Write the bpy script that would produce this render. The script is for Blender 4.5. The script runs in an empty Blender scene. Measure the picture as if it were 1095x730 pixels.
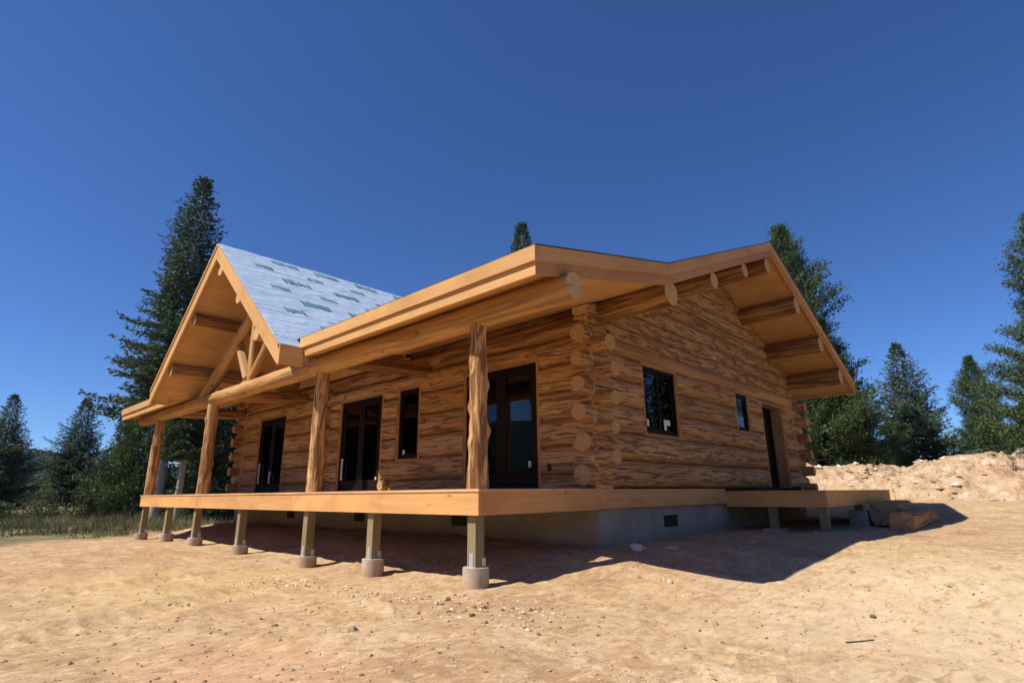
import bpy, math, random
import numpy as np
from mathutils import Vector, Matrix, noise

random.seed(7)
SC = bpy.context.scene
COL = SC.collection
R = math.radians

# ------------------------------------------------------------------ helpers
def tag(o, label=None, cat=None, group=None, kind=None):
    if label: o['label'] = label
    if cat: o['category'] = cat
    if group: o['group'] = group
    if kind: o['kind'] = kind
    return o

def empty(name, loc=(0, 0, 0), parent=None):
    o = bpy.data.objects.new(name, None)
    COL.objects.link(o)
    o.location = loc
    o.empty_display_size = .2
    if parent: o.parent = parent
    return o

class MB:
    """collects verts / faces / material index / smooth flag / grain coordinate"""
    def __init__(s):
        s.v = []; s.f = []; s.m = []; s.sm = []; s.co = []
    def face(s, idx, m=0, smooth=False):
        s.f.append(idx); s.m.append(m); s.sm.append(smooth)
    def vert(s, p, co):
        s.v.append(tuple(p)); s.co.append(tuple(co)); return len(s.v) - 1
    def build(s, name, mats, parent=None, loc=None):
        me = bpy.data.meshes.new(name)
        me.from_pydata(s.v, [], s.f)
        me.polygons.foreach_set('material_index', s.m)
        me.polygons.foreach_set('use_smooth', s.sm)
        a = me.attributes.new('co', 'FLOAT_VECTOR', 'POINT')
        a.data.foreach_set('vector', np.array(s.co, 'f').ravel())
        for m in (mats if isinstance(mats, (list, tuple)) else [mats]):
            me.materials.append(m)
        me.update()
        o = bpy.data.objects.new(name, me)
        COL.objects.link(o)
        if loc is not None: o.location = loc
        if parent: o.parent = parent
        return o

def obox(mb, o, a, b, c, m=0):
    """(sheared) box from corner o along edge vectors a (grain), b, c"""
    o, a, b, c = map(Vector, (o, a, b, c))
    if a.cross(b).dot(c) < 0: b, c = c, b
    off = Vector((random.uniform(0, 90), random.uniform(0, 90), random.uniform(0, 90)))
    la, lb, lc = a.length, b.length, c.length
    P = [(0,0,0),(1,0,0),(1,1,0),(0,1,0),(0,0,1),(1,0,1),(1,1,1),(0,1,1)]
    i = [mb.vert(o + a*x + b*y + c*z, off + Vector((la*x, lb*y, lc*z))) for x, y, z in P]
    for q in ((0,3,2,1),(4,5,6,7),(0,1,5,4),(2,3,7,6),(1,2,6,5),(0,4,7,3)):
        mb.face(tuple(i[k] for k in q), m)

def box(mb, x0, x1, y0, y1, z0, z1, grain='x', m=0):
    dx, dy, dz = Vector((x1-x0,0,0)), Vector((0,y1-y0,0)), Vector((0,0,z1-z0))
    a, b, c = {'x': (dx,dy,dz), 'y': (dy,dz,dx), 'z': (dz,dx,dy)}[grain]
    obox(mb, (x0,y0,z0), a, b, c, m)

def log(mb, p0, p1, r0, r1=None, seg=.12, n=18, rough=.012, flat=1.0, clamp=None, knots=0, caps=True, bow=.0,
        taper=(0, 0), breaks=()):
    """peeled log from p0 to p1; slot 0 = surface, slot 1 = end grain"""
    p0, p1 = Vector(p0), Vector(p1)
    r1 = r0 if r1 is None else r1
    ax = (p1 - p0); L = ax.length; ax.normalize()
    ref = Vector((0,0,1)) if abs(ax.z) < .9 else Vector((1,0,0))
    u = ax.cross(ref).normalized(); w = u.cross(ax).normalized()
    sd = random.uniform(0, 500)
    ts = set(np.linspace(0, L, max(2, int(L/seg)+1)).tolist())
    for b in breaks:
        if 0 < b < L: ts.add(b)
    ts = sorted(ts)
    kn = [(random.uniform(0, L), random.uniform(0, 6.28), random.uniform(.02, .045)) for _ in range(knots)]
    rings = []
    for t in ts:
        f = t/L; r = r0 + (r1-r0)*f
        bo = Vector((noise.noise((t*.35+sd, 0, 0)), noise.noise((t*.35+sd, 9, 0)), 0))*bow
        ring = []
        for k in range(n):
            a = 2*math.pi*k/n
            ca, sa = math.cos(a), math.sin(a)
            nz = noise.noise((t*1.1+sd, ca*1.9, sa*1.9)) + .7*noise.noise((t*2.5+sd, ca*r*16, sa*r*16)) + .4*noise.noise((t*7+sd, ca*r*34, sa*r*34))
            rr = r + rough*nz
            for (kt, ka, kr) in kn:
                d = ((t-kt)/(.07))**2 + ((math.atan2(math.sin(a-ka), math.cos(a-ka))*r)/.06)**2
                if d < 6: rr += kr*math.exp(-d)
            cx = math.copysign(abs(ca)**flat, ca) if flat != 1 else ca
            sx = math.copysign(abs(sa)**flat, sa) if flat != 1 else sa
            if flat != 1:
                cx = math.copysign(min(1, abs(ca)**flat), ca)
            p = p0 + ax*t + u*(cx*rr+bo.x) + w*(sx*rr+bo.y)
            if clamp: p = Vector(clamp(p))
            ring.append(mb.vert(p, (t+sd, ca*r, sa*r)))
        rings.append(ring)
    for i in range(len(rings)-1):
        A, B = rings[i], rings[i+1]
        for k in range(n):
            k2 = (k+1) % n
            mb.face((A[k], B[k], B[k2], A[k2]), 0, True)
    if caps:
        for ri, rev in ((0, False), (len(rings)-1, True)):
            src = rings[ri]
            c = Vector((0,0,0))
            for q in src: c += Vector(mb.v[q])
            c /= n
            ids = []
            for q in src:
                co = mb.co[q]
                ids.append(mb.vert(mb.v[q], (sd, co[1], co[2])))
            ci = mb.vert(c, (sd, 0, 0))
            for k in range(n):
                k2 = (k+1) % n
                mb.face((ids[k], ids[k2], ci) if not rev else (ids[k2], ids[k], ci), 1, False)

def cyl(mb, c, r, h, n=24, m=0, r2=None):
    r2 = r if r2 is None else r2
    c = Vector(c)
    A = []; B = []
    for k in range(n):
        a = 2*math.pi*k/n
        A.append(mb.vert(c+Vector((math.cos(a)*r, math.sin(a)*r, 0)), (math.cos(a)*r, math.sin(a)*r, 0)))
        B.append(mb.vert(c+Vector((math.cos(a)*r2, math.sin(a)*r2, h)), (math.cos(a)*r, math.sin(a)*r, h)))
    for k in range(n):
        mb.face((A[k], A[(k+1)%n], B[(k+1)%n], B[k]), m, True)
    T = [mb.vert(mb.v[i], mb.co[i]) for i in B]
    mb.face(tuple(T), m)

# ------------------------------------------------------------------ numpy noise
def vnoise(x, y, seed=0):
    xi = np.floor(x).astype(np.int64); yi = np.floor(y).astype(np.int64)
    fx = x-xi; fy = y-yi
    fx = fx*fx*fx*(fx*(fx*6-15)+10); fy = fy*fy*fy*(fy*(fy*6-15)+10)
    def h(a, b):
        n = (a*374761393 + b*668265263 + seed*1274126177) & 0xffffffff
        n = ((n ^ (n >> 13))*1274126177) & 0xffffffff
        n = (n ^ (n >> 16)) & 0xffffffff
        return n/4294967295.0*2-1
    a = h(xi, yi); b = h(xi+1, yi); c = h(xi, yi+1); d = h(xi+1, yi+1)
    return (a*(1-fx)+b*fx)*(1-fy)+(c*(1-fx)+d*fx)*fy
def fbm(x, y, oct=4, seed=0, gain=.5):
    s = 0; a = 1
    for i in range(oct):
        s = s + a*vnoise(x*(2.03**i)+13.7*i, y*(2.03**i)-7.1*i, seed+i); a *= gain
    return s
def S(t):
    t = np.clip(t, 0, 1); return t*t*(3-2*t)

def ground_z(x, y):
    x = np.asarray(x, float); y = np.asarray(y, float)
    dx = np.maximum(np.maximum(-x, x-9.9), 0); dy = np.maximum(np.maximum(-y, y-13.6), 0)
    d = np.hypot(dx, dy)
    a = S(1-d/2.3); b = S((x+2.3)/5.5)*S((14-np.abs(y))/8)
    g = .33*(1-(1-a)*(1-b)) + .38*S((x-8)/6)*S((24-np.abs(y-2))/14)
    rr = np.hypot(x+7, y+5)
    far = S((rr-60)/400)
    near = 1-S((rr-35)/40)
    g = g + far*fbm(x/140, y/140, 3, 5)*3
    g = g + .035*fbm(x/2.6, y/2.6, 3, 11)*(.4+.6*S(d/1.5)) + near*.012*fbm(x/.55, y/.55, 3, 21)
    # shallow wheel ruts and a scraped mound in front of the porch
    rut = np.abs((x*.35 - y*.94) + 3.4 + .4*vnoise(x*.3, y*.3, 3))
    tr_ = .6+.4*np.sin((x*.94+y*.35)*26)
    g = g - near*.065*np.exp(-(rut/.15)**2)*tr_ + near*.025*np.exp(-((rut-.28)/.10)**2)
    rutb = np.abs((x*.35 - y*.94) + 5.1 + .4*vnoise(x*.3, y*.3, 3))
    g = g - near*.06*np.exp(-(rutb/.15)**2)*tr_ + near*.022*np.exp(-((rutb-.28)/.10)**2)
    rut2 = np.abs((x*.8 + y*.6) + 6.3 + .5*vnoise(x*.25, y*.25, 4))
    g = g - near*.04*np.exp(-(rut2/.16)**2)*(.6+.4*np.sin((x*.6-y*.8)*24))
    clod = np.clip(fbm(x/.16, y/.16, 3, 31), 0.15, 2)-.15
    msk = S(fbm(x/1.7, y/1.7, 2, 41)*1.2+.25)
    g = g + near*.034*clod*msk + near*.012*np.clip(fbm(x/.4, y/.4, 3, 51), 0, 2)
    return g

# ------------------------------------------------------------------ materials
class NT:
    def __init__(s, name):
        s.m = bpy.data.materials.new(name); s.m.use_nodes = True
        s.t = s.m.node_tree; s.n = s.t.nodes; s.n.clear()
        s.out = s.n.new('ShaderNodeOutputMaterial')
        s.b = s.n.new('ShaderNodeBsdfPrincipled')
        s.t.links.new(s.b.outputs[0], s.out.inputs[0])
    def l(s, a, b): s.t.links.new(a, b)
    def node(s, typ, **kw):
        n = s.n.new(typ)
        for k, v in kw.items():
            if hasattr(n, k): setattr(n, k, v)
            else: n.inputs[k.replace('_', ' ')].default_value = v
        return n
    def attr(s, name='co'):
        n = s.n.new('ShaderNodeAttribute'); n.attribute_name = name; return n.outputs['Vector']
    def obj(s): return s.n.new('ShaderNodeTexCoord').outputs['Object']
    def mp(s, vec, scale=(1,1,1), loc=(0,0,0)):
        n = s.n.new('ShaderNodeMapping'); n.inputs['Scale'].default_value = scale; n.inputs['Location'].default_value = loc
        s.l(vec, n.inputs['Vector']); return n.outputs[0]
    def noise(s, vec, scale=1., detail=4., rough=.55, dist=0.):
        n = s.n.new('ShaderNodeTexNoise')
        n.inputs['Scale'].default_value = scale; n.inputs['Detail'].default_value = detail
        n.inputs['Roughness'].default_value = rough; n.inputs['Distortion'].default_value = dist
        s.l(vec, n.inputs['Vector']); return n.outputs['Fac']
    def ramp(s, fac, stops):
        n = s.n.new('ShaderNodeValToRGB'); e = n.color_ramp.elements
        while len(e) < len(stops): e.new(.5)
        for i, (p, c) in enumerate(stops):
            e[i].position = p
            e[i].color = (c[0], c[1], c[2], 1) if isinstance(c, (tuple, list)) else (c, c, c, 1)
        s.l(fac, n.inputs[0]); return n.outputs[0]
    def mix(s, f, a, b, mode='MIX'):
        n = s.n.new('ShaderNodeMix'); n.data_type = 'RGBA'; n.blend_type = mode
        for v, i in ((f, 0), (a, 6), (b, 7)):
            if hasattr(v, 'is_output') or hasattr(v, 'links'): s.l(v, n.inputs[i])
            else: n.inputs[i].default_value = v if i == 0 else ((*v, 1) if len(v) == 3 else v)
        return n.outputs[2]
    def math(s, op, a, b=0.):
        n = s.n.new('ShaderNodeMath'); n.operation = op
        for v, i in ((a, 0), (b, 1)):
            if hasattr(v, 'links'): s.l(v, n.inputs[i])
            else: n.inputs[i].default_value = v
        return n.outputs[0]
    def bump(s, h, strength=.5, dist=.01):
        n = s.n.new('ShaderNodeBump'); n.inputs['Strength'].default_value = strength; n.inputs['Distance'].default_value = dist
        s.l(h, n.inputs['Height']); s.l(n.outputs[0], s.b.inputs['Normal'])
    def col(s, c):
        if hasattr(c, 'links'): s.l(c, s.b.inputs['Base Color'])
        else: s.b.inputs['Base Color'].default_value = (*c, 1)
    def set(s, rough=None, spec=None, metal=None):
        if rough is not None:
            if hasattr(rough, 'links'): s.l(rough, s.b.inputs['Roughness'])
            else: s.b.inputs['Roughness'].default_value = rough
        if spec is not None: s.b.inputs['Specular IOR Level'].default_value = spec
        if metal is not None: s.b.inputs['Metallic'].default_value = metal

def log_mat(name, base, light, dark, streak=.5, ax=.9, cross=13., lo=.42, hi=.56, bump=.8):
    t = NT(name); co = t.attr()
    hue = t.noise(t.mp(co, (.12, .6, .6)), 1., 2)
    big = t.noise(t.mp(co, (.35, 2.2, 2.2), (3, 1, 8)), 1., 3, .6)
    st = t.noise(t.mp(co, (ax, cross, cross)), 1., 5, .62, .9)
    st2 = t.noise(t.mp(co, (ax*2.6, cross*1.9, cross*1.9), (40, 3, 7)), 1., 4, .6, .4)
    fine = t.noise(t.mp(co, (3, 90, 90), (5, 5, 5)), 1., 3)
    c = t.mix(t.ramp(big, [(.32, 0), (.68, 1)]), base, light)
    c = t.mix(t.math('MULTIPLY', t.ramp(hue, [(.38, 0), (.60, 1)]), .55), c, (base[0]*.74, base[1]*.60, base[2]*.5))
    f1 = t.ramp(st, [(lo, 1), (hi, 0)])
    f2 = t.ramp(st2, [(lo-.06, 1), (hi-.08, 0)])
    sm = t.math('MAXIMUM', f1, t.math('MULTIPLY', f2, .75))
    c = t.mix(t.math('MULTIPLY', sm, streak), c, dark)
    c = t.mix(t.math('MULTIPLY', t.ramp(fine, [(.35, 1), (.6, 0)]), .22), c, (dark[0]*1.3, dark[1]*1.3, dark[2]*1.3))
    # knots
    v = t.n.new('ShaderNodeTexVoronoi'); v.inputs['Scale'].default_value = 1.; v.inputs['Randomness'].default_value = 1.
    t.l(t.mp(co, (1.7, 4.2, 4.2), (7, 2, 2)), v.inputs['Vector'])
    c = t.mix(t.math('MULTIPLY', t.ramp(v.outputs['Distance'], [(.06, 1), (.13, 0)]), .75), c, (dark[0]*.6, dark[1]*.6, dark[2]*.6))
    t.col(c); t.set(.62, .3)
    h = t.math('ADD', t.math('MULTIPLY', sm, -1.), t.math('MULTIPLY', fine, .25))
    t.bump(h, bump, .012)
    return t.m

def lumber_mat(name, base, dark, groove=0., rough=.6, joints=True, stain=None):
    t = NT(name); co = t.attr()
    hue = t.noise(t.mp(co, (.25, .6, .6)), 1., 2)
    grain = t.noise(t.mp(co, (1.1, 42, 42)), 1., 4, .6, .5)
    wide = t.noise(t.mp(co, (.5, 9, 9), (2, 8, 4)), 1., 3, .6, 1.2)
    c = t.mix(t.ramp(grain, [(.3, .55), (.6, 0)]), base, dark)
    c = t.mix(t.math('MULTIPLY', t.ramp(wide, [(.4, 0), (.62, 1)]), .35), c, (dark[0]*1.05, dark[1]*.95, dark[2]*.8))
    c = t.mix(t.math('MULTIPLY', t.ramp(hue, [(.40, 0), (.60, 1)]), .5), c, (min(1, base[0]*1.2), min(1, base[1]*1.18), base[2]*1.15))
    blot = t.noise(t.mp(co, (1.2, 2.5, 2.5), (11, 3, 6)), 1., 5, .65)
    c = t.mix(t.math('MULTIPLY', t.ramp(blot, [(.50, 0), (.68, 1)]), .5), c, (dark[0]*.9, dark[1]*.8, dark[2]*.7))
    c = t.mix(t.math('MULTIPLY', t.ramp(blot, [(.34, 1), (.42, 0)]), .35), c, (base[0]*.9, base[1]*.7, base[2]*.5))
    v = t.n.new('ShaderNodeTexVoronoi'); v.inputs['Scale'].default_value = 1.
    t.l(t.mp(co, (1.5, 5, 5), (1, 2, 2)), v.inputs['Vector'])
    c = t.mix(t.math('MULTIPLY', t.ramp(v.outputs['Distance'], [(.05, 1), (.1, 0)]), .6), c, (dark[0]*.45, dark[1]*.4, dark[2]*.35))
    if groove > 0:
        sx = t.n.new('ShaderNodeSeparateXYZ'); t.l(co, sx.inputs[0])
        q = t.math('PINGPONG', t.math('DIVIDE', sx.outputs[1], groove), .5)
        g = t.ramp(q, [(0., 1), (.035, 0)])
        idn = t.n.new('ShaderNodeTexWhiteNoise'); idn.noise_dimensions = '1D'
        t.l(t.math('FLOOR', t.math('ADD', t.math('DIVIDE', sx.outputs[1], groove), .0)), idn.inputs['W'])
        c = t.mix(t.math('MULTIPLY', idn.outputs['Value'], .28), c, (dark[0], dark[1], dark[2]))
        c = t.mix(t.math('MULTIPLY', g, .65), c, (dark[0]*.35, dark[1]*.35, dark[2]*.35))
        t.bump(t.math('MULTIPLY', g, -1.), .6, .006)
    else:
        t.bump(grain, .25, .003)
    t.col(c); t.set(rough, .3)
    return t.m

def plain_mat(name, c1, c2, scale=6., rough=.8, bump=.3, bd=.01, spec=.3, detail=6):
    t = NT(name); o = t.obj()
    n = t.noise(o, scale, detail, .62)
    t.col(t.mix(t.ramp(n, [(.35, 0), (.65, 1)]), c1, c2)); t.set(rough, spec)
    t.bump(t.noise(o, scale*4, 5, .6), bump, bd)
    return t.m

M = {}
M['wall_log'] = log_mat('wall_log', (.55, .31, .12), (.67, .41, .185), (.12, .05, .019), .78, 1.7, 34., .39, .475, 1.)
M['gable_log'] = log_mat('gable_log', (.56, .32, .13), (.67, .42, .195), (.12, .052, .02), .78, 2.6, 36., .415, .50, 1.)
M['smooth_log'] = log_mat('smooth_log', (.52, .29, .10), (.63, .375, .145), (.20, .085, .03), .7, .5, 9., .38, .51, .6)
M['purlin_log'] = log_mat('purlin_log', (.44, .235, .085), (.55, .31, .12), (.11, .045, .016), .9, .6, 11., .42, .53, .9)
M['post_log'] = log_mat('post_log', (.58, .32, .12), (.70, .43, .19), (.17, .065, .024), .9, 1.4, 11., .42, .52, 1.)
M['lumber'] = lumber_mat('fir_lumber', (.60, .35, .135), (.42, .205, .068))
M['lumber_red'] = lumber_mat('deck_lumber', (.63, .355, .14), (.45, .21, .075))
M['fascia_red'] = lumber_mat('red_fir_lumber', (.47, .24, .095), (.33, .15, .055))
M['casing'] = lumber_mat('casing_lumber', (.40, .22, .09), (.25, .12, .045))
M['soffit'] = lumber_mat('tongue_and_groove', (.57, .335, .14), (.42, .22, .08), groove=.14)
M['deck'] = lumber_mat('deck_boards', (.62, .38, .19), (.45, .25, .11))
M['treated'] = lumber_mat('treated_lumber', (.27, .215, .125), (.17, .135, .075))
M['concrete'] = plain_mat('concrete', (.40, .33, .25), (.50, .42, .33), 3., .9, .3, .004)
M['found'] = plain_mat('foundation_concrete', (.29, .25, .20), (.38, .335, .275), 1.6, .9, .2, .004)
M['galv'] = plain_mat('galvanised_steel', (.52, .54, .56), (.66, .67, .68), 20, .4, .05, .002, .5); M['galv'].node_tree.nodes['Principled BSDF'].inputs['Metallic'].default_value = .6
M['dark'] = plain_mat('dark_brown_frame', (.009, .0045, .004), (.014, .006, .005), 8, .6, .05, .002, .15)
M['black'] = plain_mat('black_plastic', (.012, .012, .013), (.02, .02, .02), 8, .6, .05, .002)
M['felt'] = plain_mat('dark_underlayment', (.035, .05, .05), (.055, .07, .075), 5, .8, .3, .01)
M['white'] = plain_mat('white_tape', (.72, .72, .70), (.8, .8, .78), 4, .6, .02, .001)
M['steel'] = plain_mat('satin_steel', (.5, .49, .46), (.6, .58, .55), 4, .35, .02, .001); 
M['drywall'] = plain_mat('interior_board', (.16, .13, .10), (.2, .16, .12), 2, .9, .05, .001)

t = NT('foundation_concrete'); o = t.obj()
n_ = t.noise(o, 1.6, 6, .62); sp_ = t.n.new('ShaderNodeSeparateXYZ'); t.l(o, sp_.inputs[0])
c = t.mix(t.ramp(n_, [(.35, 0), (.65, 1)]), (.28, .245, .20), (.38, .335, .28))
pl_ = t.math('PINGPONG', t.math('DIVIDE', t.math('ADD', sp_.outputs[0], sp_.outputs[1]), 1.22), .5)
c = t.mix(t.math('MULTIPLY', t.ramp(pl_, [(.0, 1), (.008, 0)]), .45), c, (.16, .14, .12))
mud = t.math('ADD', t.math('MULTIPLY', sp_.outputs[2], 1.), t.math('MULTIPLY', t.math('SUBTRACT', t.noise(o, 3.5, 4), .5), .35))
c = t.mix(t.math('MULTIPLY', t.ramp(mud, [(.30, 1), (.52, 0)]), .55), c, (.36, .235, .13))
t.col(c); t.set(.9, .2); t.bump(n_, .3, .01); M['found'] = t.m
t = NT('footing_concrete'); o = t.obj(); sp_ = t.n.new('ShaderNodeSeparateXYZ'); t.l(o, sp_.inputs[0])
n_ = t.noise(o, 7., 6, .62)
c = t.mix(t.ramp(n_, [(.35, 0), (.65, 1)]), (.38, .31, .235), (.50, .42, .33))
mud = t.math('ADD', sp_.outputs[2], t.math('MULTIPLY', t.math('SUBTRACT', t.noise(o, 9, 4), .5), .25))
c = t.mix(t.math('MULTIPLY', t.ramp(mud, [(.05, 1), (.17, 0)]), .7), c, (.42, .27, .15))
t.col(c); t.set(.9, .2); t.bump(n_, .6, .012); M['concrete'] = t.m

# log end grain
t = NT('end_grain'); co = t.attr()
sx = t.n.new('ShaderNodeSeparateXYZ'); t.l(co, sx.inputs[0])
vv = t.n.new('ShaderNodeCombineXYZ'); t.l(sx.outputs[1], vv.inputs[0]); t.l(sx.outputs[2], vv.inputs[1])
ln = t.n.new('ShaderNodeVectorMath'); ln.operation = 'LENGTH'; t.l(vv.outputs[0], ln.inputs[0])
ring = t.math('SINE', t.math('MULTIPLY', t.math('ADD', ln.outputs['Value'], t.math('MULTIPLY', t.noise(co, 9, 3), .012)), 420.))
c = t.mix(t.math('MULTIPLY', t.math('ADD', ring, 1.), .22), (.62, .40, .19), (.42, .225, .085))
c = t.mix(t.math('MULTIPLY', t.ramp(t.noise(co, 14, 4), [(.4, 0), (.7, 1)]), .4), c, (.34, .18, .08))
ang_ = t.math('ARCTAN2', sx.outputs[1], sx.outputs[2]); cvv = t.n.new('ShaderNodeCombineXYZ'); t.l(ang_, cvv.inputs[0]); t.l(sx.outputs[0], cvv.inputs[1])
ck = t.noise(cvv.outputs[0], 2.6, 3, .6)
c = t.mix(t.math('MULTIPLY', t.ramp(ck, [(.335, 1), (.355, 0)]), .8), c, (.09, .045, .02))
t.col(c); t.set(.75, .2); t.bump(ring, .2, .002); M['end'] = t.m
M['end_dull'] = t.m.copy(); M['end_dull'].name = 'end_grain_aged'
for n_ in M['end_dull'].node_tree.nodes:
    if n_.type == 'MIX':
        for i_ in (6, 7):
            if not n_.inputs[i_].is_linked: n_.inputs[i_].default_value = tuple(v*.82 for v in n_.inputs[i_].default_value[:3])+(1,)

# roof underlayment (pale synthetic sheet, lap seams every 1.2 m, wrinkles)
t = NT('pale_underlayment'); co = t.attr()
sx = t.n.new('ShaderNodeSeparateXYZ'); t.l(co, sx.inputs[0])
q = t.math('PINGPONG', t.math('DIVIDE', t.math('ADD', t.math('ADD', sx.outputs[1], .1), t.math('MULTIPLY', t.noise(co, 1.2, 2), .12)), 1.15), .5)
seam = t.ramp(q, [(.0, 1), (.03, 0)])
wr = t.noise(t.mp(co, (1.3, 5, 1)), 1., 4, .6, 1.5)
c = t.mix(t.ramp(wr, [(.35, 0), (.7, 1)]), (.42, .54, .70), (.58, .68, .80))
c = t.mix(t.math('MULTIPLY', seam, .5), c, (.22, .3, .4))
t.col(c); t.set(.45, .4); t.bump(wr, .9, .05); M['sheet'] = t.m
M['print'] = plain_mat('teal_print', (.05, .20, .23), (.10, .29, .32), 5, .6, .02, .001)

# window glass
t = NT('window_glass')
fr = t.node('ShaderNodeFresnel', IOR=1.42)
gl = t.node('ShaderNodeBsdfGlossy', Roughness=.015); gl.inputs['Color'].default_value = (.95, .97, 1, 1)
tr = t.node('ShaderNodeBsdfTransparent'); tr.inputs['Color'].default_value = (.32, .34, .32, 1)
mx = t.node('ShaderNodeMixShader'); t.l(fr.outputs[0], mx.inputs[0]); t.l(tr.outputs[0], mx.inputs[1]); t.l(gl.outputs[0], mx.inputs[2])
t.l(mx.outputs[0], t.out.inputs[0]); M['glass'] = t.m

# dirt
def dirt_mat(name, berm=False):
    t = NT(name); o = t.obj()
    big = t.noise(o, .22, 4, .6, .6)
    mid = t.noise(o, 1.1, 5, .62, .8)
    st = t.noise(t.mp(o, (1.6, .55, 1)), 1.6, 5, .6, .4)
    sml = t.noise(o, 9., 6, .68)
    peb = t.noise(o, 42., 4, .6)
    c = t.mix(t.ramp(mid, [(.36, 0), (.62, 1)]), (.42, .27, .145), (.53, .365, .215))
    c = t.mix(t.math('MULTIPLY', t.ramp(big, [(.45, 0), (.62, 1)]), .6), c, (.53, .37, .185))
    c = t.mix(t.math('MULTIPLY', t.ramp(big, [(.32, 1), (.46, 0)]), .5), c, (.44, .225, .115))
    pat = t.noise(o, .62, 6, .68, 1.5)
    c = t.mix(t.math('MULTIPLY', t.ramp(pat, [(.38, 1), (.50, 0)]), .55), c, (.345, .205, .105))
    c = t.mix(t.math('MULTIPLY', t.ramp(pat, [(.56, 0), (.66, 1)]), .4), c, (.60, .45, .275))
    c = t.mix(t.math('MULTIPLY', t.ramp(st, [(.55, 0), (.66, 1)]), .55), c, (.62, .47, .29))
    c = t.mix(t.math('MULTIPLY', t.ramp(st, [(.34, 1), (.43, 0)]), .5), c, (.27, .15, .075))
    c = t.mix(t.math('MULTIPLY', t.ramp(sml, [(.36, 1), (.5, 0)]), .5), c, (.25, .145, .072))
    c = t.mix(t.math('MULTIPLY', t.ramp(peb, [(.62, 0), (.7, 1)]), .4), c, (.66, .53, .37))
    for (px_, py_, rad_, colr, am) in ((-.6, -5.2, 3.6, (.64, .50, .325), .62), (-5.3, -.9, .9, (.57, .32, .18), .45), (-4.2, 3.6, 2.2, (.58, .41, .19), .5)):
        dn = t.n.new('ShaderNodeVectorMath'); dn.operation = 'LENGTH'
        t.l(t.mp(o, (1/rad_, 1/rad_, 0), (-px_/rad_, -py_/rad_, 0)), dn.inputs[0])
        e_ = t.math('ADD', dn.outputs['Value'], t.math('MULTIPLY', t.math('SUBTRACT', mid, .5), 1.6))
        c = t.mix(t.math('MULTIPLY', t.ramp(e_, [(.5, 1), (1., 0)]), am), c, colr)
    crk = t.noise(t.mp(o, (.7, 1.5, 1), (9, 4, 0)), 3.2, 6, .7, 1.2)
    c = t.mix(t.math('MULTIPLY', t.ramp(crk, [(.36, 1), (.44, 0)]), .55), c, (.30, .175, .09))
    c = t.mix(t.math('MULTIPLY', t.ramp(crk, [(.57, 0), (.66, 1)]), .45), c, (.66, .51, .34))
    flk = t.noise(t.mp(o, (1.0, 1.9, 1), (2, 6, 0)), 6.5, 5, .72, .7)
    c = t.mix(t.math('MULTIPLY', t.ramp(flk, [(.37, 1), (.45, 0)]), .5), c, (.31, .19, .10))
    c = t.mix(t.math('MULTIPLY', t.ramp(flk, [(.56, 0), (.63, 1)]), .5), c, (.68, .54, .36))
    if berm:
        c = t.mix(.35, c, (.62, .47, .32))
        clb = t.noise(o, 2.3, 5, .7)
        c = t.mix(t.math('MULTIPLY', t.ramp(clb, [(.38, 1), (.47, 0)]), .75), c, (.30, .17, .095))
        c = t.mix(t.math('MULTIPLY', t.ramp(clb, [(.56, 0), (.64, 1)]), .7), c, (.72, .60, .45))
    else:
        # turf and weeds colour beyond the scraped lot
        sp = t.n.new('ShaderNodeSeparateXYZ'); t.l(o, sp.inputs[0])
        wob = t.math('MULTIPLY', t.math('SUBTRACT', t.noise(o, .35, 4, .6), .5), 5.)
        dist = t.n.new('ShaderNodeVectorMath'); dist.operation = 'LENGTH'
        t.l(t.mp(o, (1, 1, 0), (-6, 3, 0)), dist.inputs[0])
        f = t.ramp(t.math('DIVIDE', t.math('ADD', dist.outputs['Value'], wob), 40.), [(.475, 0), (.52, 1)])
        c = t.mix(f, c, t.mix(t.ramp(mid, [(.4, 0), (.6, 1)]), (.115, .105, .05), (.26, .21, .11)))
    t.col(c); t.set(.95, .1)
    h = t.math('ADD', t.math('MULTIPLY', sml, 1.), t.math('MULTIPLY', peb, .35))
    t.bump(h, .8, .022 if not berm else .09)
    return t.m
M['dirt'] = dirt_mat('dirt'); M['berm'] = dirt_mat('berm_dirt', True)
M['clod'] = plain_mat('dirt_clod', (.36, .22, .11), (.50, .335, .19), 14, .95, .5, .01)
M['rock'] = plain_mat('rock', (.36, .26, .17), (.56, .44, .31), 9, .9, .6, .02)
M['palerock'] = plain_mat('pale_rock', (.58, .52, .44), (.72, .67, .58), 7, .9, .5, .02)
M['darkrock'] = plain_mat('dark_clod', (.17, .11, .065), (.27, .17, .10), 12, .95, .6, .02)

def leaf_mat(name, a, b, c3=None, trans=.25):
    t = NT(name); at = t.n.new('ShaderNodeAttribute'); at.attribute_name = 'tint'
    oi = t.n.new('ShaderNodeObjectInfo')
    c = t.mix(at.outputs['Fac'], a, b)
    c = t.mix(t.math('MULTIPLY', oi.outputs['Random'], .3), c, c3 or (a[0]*.8, a[1]*.9, a[2]*1.1))
    t.col(c); t.set(.65, .25)
    tl = t.n.new('ShaderNodeBsdfTranslucent'); t.l(c, tl.inputs[0])
    mx = t.n.new('ShaderNodeMixShader'); mx.inputs[0].default_value = trans
    t.l(t.b.outputs[0], mx.inputs[1]); t.l(tl.outputs[0], mx.inputs[2]); t.l(mx.outputs[0], t.out.inputs[0])
    return t.m
M['fir'] = leaf_mat('fir_needles', (.042, .070, .030), (.105, .138, .056))
M['pine'] = leaf_mat('pine_needles', (.052, .090, .030), (.135, .175, .058))
M['spruce'] = leaf_mat('spruce_needles', (.050, .084, .046), (.13, .17, .09))
M['shrub'] = leaf_mat('shrub_leaves', (.06, .085, .03), (.15, .155, .075))
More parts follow.
